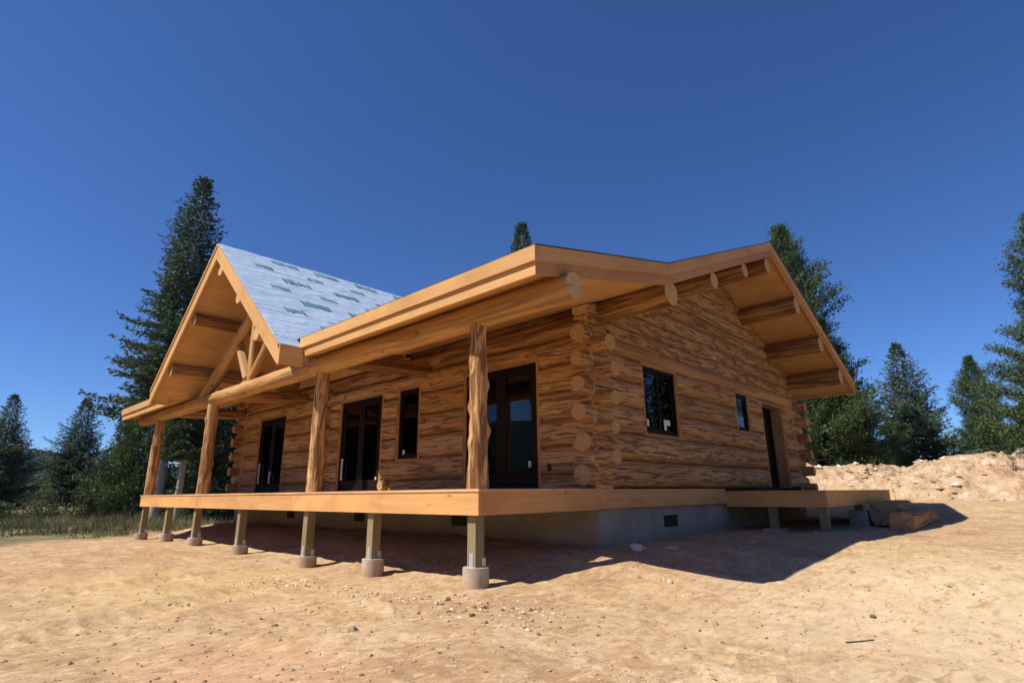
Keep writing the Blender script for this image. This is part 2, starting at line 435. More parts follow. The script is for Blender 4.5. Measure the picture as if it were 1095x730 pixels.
M['grass'] = leaf_mat('dry_grass', (.095, .11, .05), (.27, .235, .13), (.08, .10, .04))
M['bark'] = plain_mat('grey_bark', (.17, .14, .115), (.33, .29, .245), 5, .95, .8, .03)
M['palebark'] = plain_mat('pale_bark', (.33, .29, .26), (.52, .48, .44), 5, .95, .6, .02)
M['root'] = plain_mat('dead_root', (.10, .06, .04), (.24, .16, .11), 6, .95, .6, .02)
M['paleroot'] = plain_mat('bleached_root', (.45, .36, .27), (.62, .52, .42), 6, .95, .6, .02)
M['hill'] = plain_mat('forested_hill', (.014, .026, .020), (.034, .050, .034), .02, 1., 0, .1, 0, 8)

# ------------------------------------------------------------------ camera, world, sun
CAM = dict(x=-7.090, y=-4.929, z=1.076, yaw=.7527, pitch=.2672, roll=-.0099, f=594.74)
import os
yaw, pitch, roll = .753, .267, -.010
cy_, sy_, cp_, sp_ = math.cos(yaw), math.sin(yaw), math.cos(pitch), math.sin(pitch)
fw = Vector((cy_*cp_, sy_*cp_, sp_)); rt = Vector((sy_, -cy_, 0)); up = rt.cross(fw)
rt2 = rt*math.cos(roll) + up*math.sin(roll); up2 = -rt*math.sin(roll) + up*math.cos(roll)
cam = bpy.data.cameras.new('camera'); co_ = bpy.data.objects.new('camera', cam); COL.objects.link(co_)
co_.matrix_world = Matrix(((rt2.x, up2.x, -fw.x, CAM['x']), (rt2.y, up2.y, -fw.y, CAM['y']), (rt2.z, up2.z, -fw.z, CAM['z']), (0,0,0,1)))
cam.sensor_width = 36; cam.lens = 36*594.74/1095; cam.clip_start = .05; cam.clip_end = 8000
SC.camera = co_

SUN = Vector((-.76, .34, 1.0)).normalized()
sl = bpy.data.lights.new('sun', 'SUN'); sl.energy = 4.9; sl.angle = R(.55); sl.color = (1, .93, .82)
so = bpy.data.objects.new('sun', sl); COL.objects.link(so)
so.rotation_euler = SUN.to_track_quat('Z', 'Y').to_euler()
W = bpy.data.worlds.new('World'); SC.world = W; W.use_nodes = True
nt = W.node_tree; bg = nt.nodes['Background']
sky = nt.nodes.new('ShaderNodeTexSky'); sky.sky_type = 'NISHITA'; sky.sun_disc = False
sky.sun_elevation = math.asin(SUN.z); sky.sun_rotation = math.atan2(SUN.x, SUN.y)
sky.altitude = 2600; sky.air_density = 1.0; sky.dust_density = .15; sky.ozone_density = 9
hs = nt.nodes.new('ShaderNodeHueSaturation'); hs.inputs['Saturation'].default_value = 1.10; hs.inputs['Hue'].default_value = .507
nt.links.new(sky.outputs[0], hs.inputs['Color']); nt.links.new(hs.outputs[0], bg.inputs[0]); bg.inputs[1].default_value = .103
SC.view_settings.view_transform = 'Standard'; SC.view_settings.look = 'None'
SC.view_settings.exposure = 0.42; SC.view_settings.gamma = 1; SC.view_settings.use_curve_mapping = False
SC.cycles.max_bounces = 8; SC.cycles.transparent_max_bounces = 12

# ------------------------------------------------------------------ ground
def build_ground():
    cx, cy = -7.09, -4.93
    ang = np.concatenate([np.linspace(R(-14), R(100), 560), np.linspace(R(100), R(346), 90)[1:-1]])
    r = [.0, .15, .4, .7, 1.0]
    while r[-1] < 1380: r.append(r[-1]*(1.0125 if r[-1] < 60 else 1.06))
    r = np.array(r[1:])
    na, nr = len(ang), len(r)
    A, Rr = np.meshgrid(ang, r)
    X = cx+np.cos(A)*Rr; Y = cy+np.sin(A)*Rr
    Z = ground_z(X, Y)
    v = np.stack([X, Y, Z], -1).reshape(-1, 3)
    v = np.vstack([v, [[cx, cy, float(ground_z(cx, cy))]]])
    i = np.arange(nr-1)[:, None]*na; j = np.arange(na)[None, :]; j2 = (j+1) % na
    q = np.stack([i+j, i+na+j, i+na+j2, i+j2], -1).reshape(-1, 4)
    tri = [(len(v)-1, a, (a+1) % na) for a in range(na)]
    me = bpy.data.meshes.new('ground')
    me.from_pydata(v.tolist(), [], q.tolist()+tri)
    me.polygons.foreach_set('use_smooth', [True]*len(me.polygons))
    me.materials.append(M['dirt']); me.update()
    o = bpy.data.objects.new('ground', me); COL.objects.link(o)
    tag(o, 'bare tan dirt building lot with ruts, clods and scattered gravel', 'ground', kind='structure')
build_ground()

def build_hills():
    cx, cy = -7, -5
    az = np.linspace(0, 360, 721)[:-1]; rr = np.array([560, 640, 720, 800, 870, 930, 1000, 1100, 1250])
    prof = np.array([0, .12, .35, .62, .84, 1.0, .9, .5, -.05])
    def H(a):
        a = (a+180) % 360-180
        h = 42+9*vnoise(a/14+3, a*0+.5, 2)+5*vnoise(a/4.3, a*0+2.5, 9)
        h = h+26*np.exp(-((a-88)/9)**2)          # shoulder of the left-hand ridge
        h = h+75*np.exp(-((np.abs(a)-150)/32)**4)
        return h
    Hh = H(az)
    v = []; f = []
    for k, (q, p_) in enumerate(zip(rr, prof)):
        for a, h in zip(az, Hh):
            x = cx+q*math.cos(R(a)); y = cy+q*math.sin(R(a))
            v.append((x, y, -3+p_*(h+3)+3.5*p_*noise.noise((x/60, y/60, 0))*1.2))
    na = len(az)
    for i in range(len(rr)-1):
        for j in range(na):
            f.append((i*na+j, (i+1)*na+j, (i+1)*na+(j+1)%na, i*na+(j+1)%na))
    me = bpy.data.meshes.new('hills'); me.from_pydata(v, [], f); me.polygons.foreach_set('use_smooth', [True]*len(f))
    me.materials.append(M['hill']); me.update()
    o = bpy.data.objects.new('hills', me); COL.objects.link(o)
    tag(o, 'low forested hills fading to blue on the horizon', 'hills', kind='structure')
build_hills()

def build_berm():
    pts = [(16.5, -14.5), (18.2, -9.5), (19.2, -5.6), (19.0, -3.0), (18.7, -.6), (18.3, 2.0), (18.2, 5.5), (19, 12)]
    hts = [1.5, 1.6, 1.58, 1.35, 1.2, 1.4, 1.42, 1.2]
    P = np.array(pts); seg = np.r_[0, np.cumsum(np.hypot(*np.diff(P, axis=0).T))]
    n = 900; s = np.linspace(0, seg[-1], n)
    px = np.interp(s, seg, P[:, 0]); py = np.interp(s, seg, P[:, 1]); hh = np.interp(s, seg, hts)
    tx = np.gradient(px, s); ty = np.gradient(py, s); L = np.hypot(tx, ty); nx, ny = ty/L, -tx/L
    m = 150; w = np.linspace(-1, 1, m)
    Wd = 2.8
    X = px[:, None]+nx[:, None]*w*Wd; Y = py[:, None]+ny[:, None]*w*Wd
    prof = np.clip(1-np.abs(w)**1.7, 0, 1)[None, :]
    taper = S(s/2)[:, None]*S((seg[-1]-s)/2)[:, None]
    def worley(x, y, seed):
        xi = np.floor(x).astype(np.int64); yi = np.floor(y).astype(np.int64); best = np.full(x.shape, 9.)
        for a in (-1, 0, 1):
            for b in (-1, 0, 1):
                cx_, cy2 = xi+a, yi+b
                n_ = (cx_*374761393+cy2*668265263+seed*362437) & 0xffffffff; n_ = ((n_ ^ (n_ >> 13))*1274126177) & 0xffffffff
                u_ = ((n_ ^ (n_ >> 16)) & 0xffff)/65535.; v_ = ((n_ >> 7) & 0xfff)/4095.
                w_ = .55+.6*((n_ >> 3) & 0xff)/255.
                best = np.minimum(best, np.hypot(cx_+u_-x, cy2+v_-y)/w_)
        return np.sqrt(np.clip(1-best**2, 0, 1))
    wx = X+.25*fbm(X/.9, Y/.9, 2, 5); wy = Y+.25*fbm(X/.9, Y/.9, 2, 6)
    lump = worley(wx/.8, wy/.8, 3); l2 = worley(wx/.36, wy/.36, 4); l3 = worley(wx/.17, wy/.17, 8)
    ridge = 1+.20*vnoise(s[:, None]/1.3, w[None, :]*.8, 8)
    Z = ground_z(X, Y)-.08 + hh[:, None]*prof**.8*ridge*taper + (prof**.4)*taper*(.20*lump+.12*l2+.05*l3+.10*fbm(X/.5, Y/.5, 3, 15)-.14)
    X = X+.16*fbm(X/.5, Z/.4+Y/.5, 2, 91)*prof; Y = Y+.16*fbm(X/.5, Y/.5, 2, 95)*prof
    v = np.stack([X, Y, Z], -1).reshape(-1, 3)
    i = np.arange(n-1)[:, None]*m; j = np.arange(m-1)[None, :]
    q = np.stack([i+j, i+m+j, i+m+j+1, i+j+1], -1).reshape(-1, 4)
    me = bpy.data.meshes.new('dirt_berm'); me.from_pydata(v.tolist(), [], q.tolist())
    me.polygons.foreach_set('use_smooth', [True]*len(q)); me.materials.append(M['berm']); me.update()
    o = bpy.data.objects.new('dirt_berm', me); COL.objects.link(o)
    tag(o, 'long heap of pale lumpy excavated dirt behind the cabin', 'dirt heap', kind='structure')
    global BERMV
    BERMV = v[(np.repeat(prof[0][None], n, 0).reshape(-1) > .02)]
build_berm()

# ------------------------------------------------------------------ cabin
CB = empty('log_cabin')
tag(CB, 'new log cabin on concrete foundation with raised porch and unfinished roof', 'cabin')
LM = [M['wall_log'], M['end']]
Hd = 1.137                                   # deck height
DOORTOP = 3.26
WX, WY = 9.9, 13.6                           # footprint

# roof profile
E_ = (-2.84, 3.68); B_ = (.19, 4.39); K_ = (5.22, 6.45); R_ = (11.1, 4.06)
def zmain(x):
    if x <= B_[0]: return E_[1]+(x-E_[0])*(B_[1]-E_[1])/(B_[0]-E_[0])
    if x <= K_[0]: return B_[1]+(x-B_[0])*(K_[1]-B_[1])/(K_[0]-B_[0])
    return K_[1]+(x-K_[0])*(R_[1]-K_[1])/(R_[0]-K_[0])
RY, RZ, RS = 7.58, 6.50, .82                 # cross gable ridge y, z, slope
def zcross(y): return RZ-RS*abs(y-RY)
def yvalley(x, side): return RY+side*(RZ-zmain(x))/RS

# foundation
mb = MB(); box(mb, .06, WX-.06, .06, WY-.06, -.3, .86)
FD = mb.build('foundation', M['found'], CB)
for (x0, x1, y0, y1, z0, z1) in [(2.02, 2.48, .045, .06, .50, .69), (.045, .06, 2.95, 3.35, .52, .70), (.045, .06, 6.3, 6.7, .52, .70), (.045, .06, 9.6, 10., .52, .70)]:
    mb = MB(); box(mb, x0, x1, y0, y1, z0, z1)
    for k in range(4):
        zz = z0+.03+k*.042
        box(mb, x0+(.02 if x1-x0 > .1 else -.006), x1-(.02 if x1-x0 > .1 else .005), y0+(.02 if y1-y0 > .1 else -.006), y1-(.02 if y1-y0 > .1 else .005), zz, zz+.015)
    mb.build('vent', M['black'], FD)

# openings: (a, b, z0, z1)
FRONT = [(1.15, 2.92, Hd+.02, DOORTOP), (4.39, 5.07, 1.80, DOORTOP), (5.74, 7.45, Hd+.02, DOORTOP), (10.47, 12.08, Hd+.02, DOORTOP)]
GABLE = [(1.54, 2.71, 2.07, DOORTOP), (5.62, 6.28, 2.41, DOORTOP), (7.23, 8.58, Hd+.02, DOORTOP-.06)]

def wall_logs(mb, axis, const, L, zs, r, openings, cas=.06, zroof=None, seg=.11, n=22, rough=.014):
    """stacked logs along axis ('x' or 'y') from 0 to L; cut round the openings"""
    for z in zs:
        cuts = []
        part = []
        for (a, b, z0, z1) in openings:
            a, b, z0, z1 = a-cas, b+cas, z0-(cas if z0 > 1.3 else .3), z1+cas
            if z-r > z1-.02 or z+r < z0+.02: continue
            if z-r >= z0-.04 and z+r <= z1+.04: cuts.append((a, b))
            else: part.append((a, b, z0, z1))
        st = 0.; runs = []
        for (a, b) in sorted(cuts):
            runs.append((st, a)); st = b
        runs.append((st, L))
        for (s0, s1) in runs:
            if zroof is not None:
                xs = np.linspace(s0, s1, 400)
                ok = [x for x in xs if zroof(x) > z-r*.8]
                if not ok: continue
                s0, s1 = ok[0], ok[-1]
            if s1-s0 < .05: continue
            def clampf(p, z=z, part=part):
                t = p.x if axis == 'x' else p.y
                for (a, b, z0, z1) in part:
                    if a < t < b and z0 < p.z < z1:
                        p.z = z1 if (z > z1-.02 or (z+r > z1 and z > (z0+z1)/2)) else z0
                if zroof is not None:
                    zr = zroof(p.x)
                    if p.z > zr: p.z = zr
                return p
            br = []
            for (a, b, _, _) in part:
                br += [a-s0-.004, a-s0+.004, b-s0-.004, b-s0+.004]
            p0 = (s0, const, z) if axis == 'x' else (const, s0, z)
            p1 = (s1, const, z) if axis == 'x' else (const, s1, z)
            log(mb, p0, p1, r, seg=seg, n=n, rough=rough, flat=.58, clamp=clampf, breaks=br)

STEP = .44
fz = [1.15+STEP*k for k in range(7)]; gz = [1.37+STEP*k for k in range(12)]
mb = MB(); wall_logs(mb, 'y', .19, WY, fz[:6], .228, FRONT)
WF = mb.build('front_log_wall', LM, CB)
mb = MB(); wall_logs(mb, 'x', .19, WX, gz[:5], .228, GABLE)
WG = mb.build('gable_log_wall', LM, CB)
roofbot = lambda x: zmain(x)-.30
mb = MB()
gst = .30; zz = 3.73
gl = []
while zz < 6.3: gl.append(zz); zz += gst
wall_logs(mb, 'x', .19, WX-.1, gl, .16, [], zroof=roofbot, seg=.09, n=20, rough=.016)
GT = mb.build('gable_triangle', [M['gable_log'], M['end']], CB)
# belly log between wall and triangle
mb = MB(); log(mb, (-.02, .17, 3.44), (WX+.1, .17, 3.44), .185, seg=.15, n=20, rough=.008, flat=.85)
mb.build('belly_log', [M['smooth_log'], M['end']], CB)
# back and far end walls (seen only from other positions)
mb = MB(); wall_logs(mb, 'y', WX-.19, WY, fz[:6], .222, [], seg=.3, n=14); mb.build('back_log_wall', LM, CB)
mb = MB(); wall_logs(mb, 'x', WY-.19, WX, gz[:5]+[3.57], .222, [], seg=.3, n=14)
wall_logs(mb, 'x', WY-.19, WX-.1, gl, .16, [], zroof=roofbot, seg=.3, n=12); mb.build('end_log_wall', LM, CB)
# interior shell: floor, liner so that rooms stay dark
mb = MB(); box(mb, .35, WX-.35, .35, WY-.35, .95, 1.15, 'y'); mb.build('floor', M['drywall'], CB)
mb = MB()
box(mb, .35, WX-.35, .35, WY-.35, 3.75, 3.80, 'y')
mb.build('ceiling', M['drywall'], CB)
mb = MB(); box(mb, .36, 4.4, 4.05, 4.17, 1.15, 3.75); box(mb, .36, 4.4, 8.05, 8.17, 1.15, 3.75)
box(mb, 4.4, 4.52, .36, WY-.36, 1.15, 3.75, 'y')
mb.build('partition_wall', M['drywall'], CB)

# projecting log ends at the corners
def stub(p0, p1, r, name='log_end'):
    mb = MB(); log(mb, p0, p1, r*1.18, r, seg=.07, n=18, rough=.006)
    return mb.build(name, [M['wall_log'], M['end_dull']], CB)
rn = random.Random(3)
for z in fz[:6]:
    if z > 1.3: stub((.10, .05, z), (.08, -.31-rn.uniform(-.05, .06), z), .118+rn.uniform(-.018, .028))
    stub((.12, WY-.05, z), (.10, WY+.32, z), .12+rn.uniform(-.01, .02))
for k, z in enumerate([1.33, 1.82, 2.27, 2.70, 3.11, 3.53]):
    stub((.05, .12, z), (-.22-rn.uniform(-.04, .06), .10, z), .125+rn.uniform(-.02, .03))
    stub((.05, WY-.14, z), (-.28, WY-.12, z), .12+rn.uniform(-.012, .02))
    stub((.05, 8.11, z), (-.17, 8.11, z), .115+rn.uniform(-.01, .01))
    stub((WX-.1, .12, z), (WX+.36, .12, z), .12+rn.uniform(-.01, .02))
for z in fz[:6]:
    stub((WX-.12, .05, z), (WX-.12, -.30, z), .12)
stub((.05, 5.44, 1.27), (-.17, 5.44, 1.27), .10)

# windows and doors
def opening(kind, axis, a, b, z0, z1, depth=.0, leaves=1, handles=(), fw_=.05, stickers=(), cas=.06, casing_left=None):
    """axis 'y' = front wall (outer face looks to -x), 'x' = gable wall (outer face looks to -y)"""
    def bx(mb, s0, s1, d0, d1, za, zb, grain='z'):
        if axis == 'y': box(mb, d0, d1, s0, s1, za, zb, {'s': 'y', 'z': 'z'}[grain])
        else: box(mb, s0, s1, d0, d1, za, zb, {'s': 'x', 'z': 'z'}[grain])
    mb = MB()
    bx(mb, a-cas, a, -.012, .36, z0-(cas if kind == 'window' else 0), z1)
    bx(mb, b, b+cas, -.012, .36, z0-(cas if kind == 'window' else 0), z1)
    bx(mb, a-cas, b+cas, -.013, .36, z1, z1+cas, 's')
    if kind == 'window': bx(mb, a, b, -.013, .36, z0-cas, z0-.002, 's')
    mb.build('casing', M['casing'], CB)
    d = .012+depth
    mb = MB()
    bx(mb, a+.002, a+fw_, d, d+.11, z0, z1-.002); bx(mb, b-fw_, b-.002, d, d+.11, z0, z1-.002)
    bx(mb, a+fw_, b-fw_, d, d+.11, z1-fw_, z1-.002, 's'); bx(mb, a+fw_, b-fw_, d-.01, d+.11, z0, z0+fw_, 's')
    root = mb.build({'window': 'window', 'door': 'door', 'french': 'french_door'}[kind], M['dark'], CB)
    w = (b-a-2*fw_)/leaves
    st = .045 if kind == 'window' else .11
    bt = .045 if kind == 'window' else .2
    for k in range(leaves):
        s0 = a+fw_+k*w+.003; s1 = s0+w-.006; za = z0+fw_+.003; zb = z1-fw_-.003
        e = d+.02+(.02 if kind == 'window' and k == 1 else 0)
        mb = MB()
        bx(mb, s0, s0+st, e, e+.045, za, zb); bx(mb, s1-st, s1, e, e+.045, za, zb)
        bx(mb, s0+st, s1-st, e, e+.045, za, za+bt, 's'); bx(mb, s0+st, s1-st, e, e+.045, zb-st, zb, 's')
        mb.build('sash' if kind == 'window' else 'door_leaf', M['dark'], root)
        mb = MB(); bx(mb, s0+st, s1-st, e+.018, e+.026, za+bt, zb-st); mb.build('pane', M['glass'], root)
    for (s, za, zb, wd, mat, nm) in handles:
        mb = MB(); bx(mb, s-wd/2, s+wd/2, d-.03, d-.005, za, zb); bx(mb, s-wd/4, s+wd/4, d-.006, d+.021, za+.02, za+.05); bx(mb, s-wd/4, s+wd/4, d-.006, d+.021, zb-.05, zb-.02)
        mb.build(nm, M[mat], root)
    for (s0, s1, za, zb) in stickers:
        mb = MB(); bx(mb, s0, s1, d+.034, d+.0365, za, zb); mb.build('sticker', M['white'], root)
    return root
a, b, z0, z1 = FRONT[0]; o = opening('french', 'y', a, b, z0, z1, leaves=2, handles=[(1.33, 1.50, 1.60, .05, 'steel', 'lockset')]); o['label'] = 'two leaf glass door nearest the corner, behind the gnarled porch post'
a, b, z0, z1 = FRONT[1]; opening('window', 'y', a, b, z0, z1, stickers=[(4.90, 4.98, 1.90, 1.99)])['label'] = 'tall narrow window between two glass doors'
a, b, z0, z1 = FRONT[2]; opening('french', 'y', a, b, z0, z1, leaves=2, handles=[(7.30, 1.42, 1.92, .035, 'white', 'pull_handle'), (5.84, 1.40, 1.46, .05, 'steel', 'lockset')])['label'] = 'middle glass door with pale pull handle'
a, b, z0, z1 = FRONT[3]; opening('french', 'y', a, b, z0, z1, leaves=2, handles=[(11.92, 1.42, 2.0, .035, 'white', 'pull_handle'), (11.2, 1.42, 1.75, .035, 'white', 'pull_handle')])['label'] = 'farthest glass door under the front gable'
a, b, z0, z1 = GABLE[0]; opening('window', 'x', a, b, z0, z1, leaves=2, stickers=[(2.27, 2.50, 2.26, 2.36), (2.27, 2.36, 2.17, 2.26), (1.66, 1.73, 2.2, 2.32)])['label'] = 'two pane window near the corner with white stickers'
a, b, z0, z1 = GABLE[1]; opening('window', 'x', a, b, z0, z1)['label'] = 'small window beside the side door'
a, b, z0, z1 = GABLE[2]; opening('door', 'x', a, b, z0, z1, depth=.24)['label'] = 'recessed side door opening on the side deck'

mb = MB(); box(mb, -.045, -.028, .86, .93, 1.42, 1.54); mb.build('electrical_box', M['black'], CB)
mb = MB(); box(mb, 2.16, 2.2, -.04, -.028, 1.66, 1.70); mb.build('electrical_box', M['white'], CB)

# ------------------------------------------------------------------ roofs
LUM = M['lumber']
def slab(mb, poly, zf, dz0, dz1, cof, m=0):
    """prism over a plan polygon (ccw) between zf+dz0 and zf+dz1"""
    n = len(poly); A = []; Bt = []
    for (x, y) in poly:
        c = cof(x, y)
        A.append(mb.vert((x, y, zf(x, y)+dz1), c)); Bt.append(mb.vert((x, y, zf(x, y)+dz0), c))
    mb.face(tuple(A), m); mb.face(tuple(reversed(Bt)), m)
    for k in range(n):
        k2 = (k+1) % n
        mb.face((Bt[k], Bt[k2], A[k2], A[k]), m)
Y0, Y1 = -1.28, 15.45
X0 = -2.82
zm = lambda x, y: zmain(x)
yr0 = yvalley(X0, -1); yr1 = yvalley(B_[0], -1); yl0 = yvalley(X0, 1); yl1 = yvalley(B_[0], 1)
XR = R_[0]-.04
pieces = [[(X0, Y0), (B_[0], Y0), (B_[0], yr1), (X0, yr0)],
          [(X0, yl0), (B_[0], yl1), (B_[0], Y1), (X0, Y1)],
          [(B_[0], Y0), (K_[0], Y0), (K_[0], RY), (B_[0], yr1)],
          [(B_[0], yl1), (K_[0], RY), (K_[0], Y1), (B_[0], Y1)],
          [(K_[0], Y0), (XR, Y0), (XR, Y1), (K_[0], Y1)]]
mb = MB()
for p in pieces: slab(mb, p, zm, -.265, -.012, lambda x, y: (y, x, 0))
MR = mb.build('main_roof', LUM, CB)
mb = MB()
for p in pieces: slab(mb, p, zm, -.28, -.268, lambda x, y: (y+7, x, 0))
mb.build('soffit', M['soffit'], MR)
mb = MB()
ex = .035
pf = [[(X0-.06, Y0-ex-.03), (B_[0], Y0-ex-.03), (B_[0], yr1), (X0-.06, yr0)],
      [(X0-.06, yl0), (B_[0], yl1), (B_[0], Y1+ex), (X0-.06, Y1+ex)],
      [(B_[0], Y0-ex-.03), (K_[0], Y0-ex-.03), (K_[0], RY), (B_[0], yr1)],
      [(B_[0], yl1), (K_[0], RY), (K_[0], Y1+ex), (B_[0], Y1+ex)],
      [(K_[0], Y0-ex-.03), (XR+.05, Y0-ex-.03), (XR+.05, Y1+ex), (K_[0], Y1+ex)]]
for p in pf: slab(mb, p, zm, .004, .014, lambda x, y: (y, x, 0))
mb.build('underlayment', M['felt'], MR)

def fascia(p, q, thick, z0, z1, name='fascia', parent=None, mat=None, maxlen=4.3):
    """board whose top edge follows p->q, thick = outward vector"""
    p, q = Vector(p), Vector(q); L = (q-p).length; n = max(1, round(L/maxlen))
    mb = MB()
    for k in range(n):
        a = p+(q-p)*(k/n); b_ = p+(q-p)*((k+1)/n)
        g = (q-p).normalized()*.0015
        obox(mb, a+g+Vector((0, 0, z0)), b_-a-g*2, thick, (0, 0, z1-z0))
    return mb.build(name, mat or LUM, parent or MR)
# gable (camera side) barge boards: upper and lower tier
for P_, Q_ in ((E_, B_), (B_, K_), (K_, R_)):
    x0_, x1_ = P_[0], Q_[0]
    a_ = (x0_ if x0_ > -2.8 else X0, Y0, zmain(x0_ if x0_ > -2.8 else X0)); b_ = (x1_ if x1_ < 11 else XR, Y0, zmain(x1_ if x1_ < 11 else XR))
    fascia(a_, b_, (0, -.055, 0), -.185, 0.0)
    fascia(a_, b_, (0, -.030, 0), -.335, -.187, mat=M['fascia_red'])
    a2 = (a_[0], Y1, a_[2]); b2 = (b_[0], Y1, b_[2])
    fascia(a2, b2, (0, .03, 0), -.335, 0.0)
zE = zmain(X0)
for (ya, yb) in ((Y0-.055, yr0-.16), (yl0-.12, Y1+.03)):
    fascia((X0, ya, zE), (X0, yb, zE), (-.06, 0, 0), -.185, 0.0)
    fascia((X0, ya+.03, zE), (X0, yb, zE), (-.022, 0, 0), -.335, -.187)
fascia((XR, Y0-.055, zmain(XR)), (XR, Y1, zmain(XR)), (.04, 0, 0), -.335, 0.0)

# front cross gable
XC = -3.22; YE0, YE1 = 3.92, 11.05
zc = lambda x, y: zcross(y)
cpr = [(XC, YE0), (X0-.03, YE0), (X0-.03, yr0), (B_[0], yr1), (K_[0], RY), (XC, RY)]
cpl = [(XC, RY), (K_[0], RY), (B_[0], yl1), (X0-.03, yl0), (X0-.03, YE1), (XC, YE1)]
mb = MB()
for p in (cpr, cpl): slab(mb, p, zc, -.245, -.012, lambda x, y: (x, y, 0))
CR = mb.build('front_gable_roof', LUM, CB)
mb = MB()
for p in (cpr, cpl): slab(mb, p, zc, -.26, -.248, lambda x, y: (x+3, y*1.29, 0))
mb.build('soffit', M['soffit'], CR)
mb = MB()
cs = 1/math.sqrt(1+RS*RS)
# wrinkled sheet, finely divided
def sheet(side):
    nx_, ny_ = 150, 60
    idx = {}
    for i in range(nx_+1):
        for j in range(ny_+1):
            fy = j/ny_
            y = RY+side*fy*(RY-YE0 if side < 0 else YE1-RY)
            # x extent: to the valley line
            zz_ = zcross(y)
            if zz_ >= B_[1]: xv = B_[0]+(zz_-B_[1])*(K_[0]-B_[0])/(K_[1]-B_[1])
            elif zz_ >= E_[1]: xv = E_[0]+(zz_-E_[1])*(B_[0]-E_[0])/(B_[1]-E_[1])
            else: xv = X0-.04
            xv = min(xv, K_[0])
            x = (XC-.05)+(xv-(XC-.05))*i/nx_
            w_ = .006+.012*max(0, noise.noise((x*1.7, y*4, 3)))+.008*noise.noise((x*5, y*5, 9))
            if i in (0,) or j in (ny_,): w_ = .004
            idx[i, j] = mb.vert((x, y, zz_+.004+max(0, w_)), (x, abs(y-RY)/cs, side))
    for i in range(nx_):
        for j in range(ny_):
            q = (idx[i, j], idx[i+1, j], idx[i+1, j+1], idx[i, j+1])
            mb.face(q if side > 0 else q[::-1], 0, True)
sheet(-1); sheet(1)
# printing on the sheet: staggered clusters of teal marks
rp = random.Random(12)
def mark(xc, sc, w, h, side):
    """one block of print: a slanted row of short bars"""
    n = rp.randint(5, 8)
    for k in range(n):
        x0_ = xc-w/2+w*k/n; ww = w/n*rp.uniform(.55, .85); hh_ = h*rp.uniform(.6, 1)
        s0_ = sc-hh_/2+rp.uniform(-.02, .02)
        pts_ = [(x0_, s0_), (x0_+ww, s0_+.01), (x0_+ww+.03, s0_+hh_), (x0_+.03, s0_+hh_*.95)]
        ids = []
        for (x, s_) in pts_:
            y = RY+side*s_*cs
            ids.append(mb.vert((x, y, zcross(y)+.030), (x, s_, 0)))
        mb.face(tuple(ids if side > 0 else ids[::-1]), 1)
for side in (-1, 1):
    for row in range(8):
        s_ = .25+row*.575
        for k in range(9):
            xc = -3.0+k*1.15+(.55 if row % 2 else 0)+rp.uniform(-.06, .06)
            y = RY+side*s_*cs; zz_ = zcross(y)
            if s_ > 4.4: continue
            xv = B_[0]+(zz_-B_[1])*(K_[0]-B_[0])/(K_[1]-B_[1]) if zz_ >= B_[1] else E_[0]+(zz_-E_[1])*(B_[0]-E_[0])/(B_[1]-E_[1])
            if xc+.4 > xv or xc-.35 < XC: continue
            if row % 2 == 0: mark(xc, s_, .66, .25, side)
            else: mark(xc, s_, .42, .17, side)
mb.build('underlayment', [M['sheet'], M['print']], CR)
for side, ye in ((-1, YE0), (1, YE1)):
    apex = (XC, RY, RZ); low = (XC, ye, zcross(ye))
    fascia(apex, low, (-.04, 0, 0), -.36, 0.0, parent=CR, maxlen=9)
    fascia(apex, low, (-.065, 0, 0), -.055, .003, name='drip_strip', parent=CR, maxlen=9)
    fascia((XC-.04, ye, zcross(ye)), (X0-.03, ye, zcross(ye)), (0, .035*(1 if side > 0 else -1), 0), -.33, 0.0, parent=CR)
# boarded triangle of the front gable above the wall
mb = MB()
yy = 4.3
while yy < 10.85:
    y2 = min(yy+.18, 10.87)
    zt = min(zcross(yy), zcross(y2))-.27
    if zt > 3.98: box(mb, .04, .07, yy+.002, y2-.002, 3.95, zt, 'z')
    yy += .18
mb.build('gable_boarding', M['lumber'], CB)

# ------------------------------------------------------------------ porch frame
BX = -2.30
PM = [M['purlin_log'], M['end']]
SM = [M['smooth_log'], M['end']]
mb = MB(); log(mb, (BX, -1.42, 3.33), (BX, 4.45, 3.34), .165, .172, n=24, rough=.009, knots=4); mb.build('header_log', SM, CB)
mb = MB(); log(mb, (BX, 4.455, 3.34), (BX, 15.3, 3.36), .165, .16, n=24, rough=.012, knots=6); mb.build('header_log', SM, CB)
posts = [.15, 4.2, 9.43, 13.54]
specs = [(.122, .104, .024, 9), (.125, .115, .008, 2), (.135, .12, .009, 2), (.13, .12, .008, 1)]
for y, (ra, rb, rg, kn) in zip(posts, specs):
    mb = MB(); log(mb, (BX, y, Hd+.002), (BX, y, 3.22), ra, rb, seg=.05, n=26, rough=rg, knots=kn, bow=.02)
    o = mb.build('porch_post', [M['post_log'], M['end']], CB)
    if kn == 9: o['label'] = 'gnarled knotty porch post at the deck corner'
for y in posts[1:]:
    mb = MB(); log(mb, (BX+.02, y, 3.46), (.1, y, 3.60), .15, .16, n=20, rough=.01); mb.build('tie_log', PM, CB)
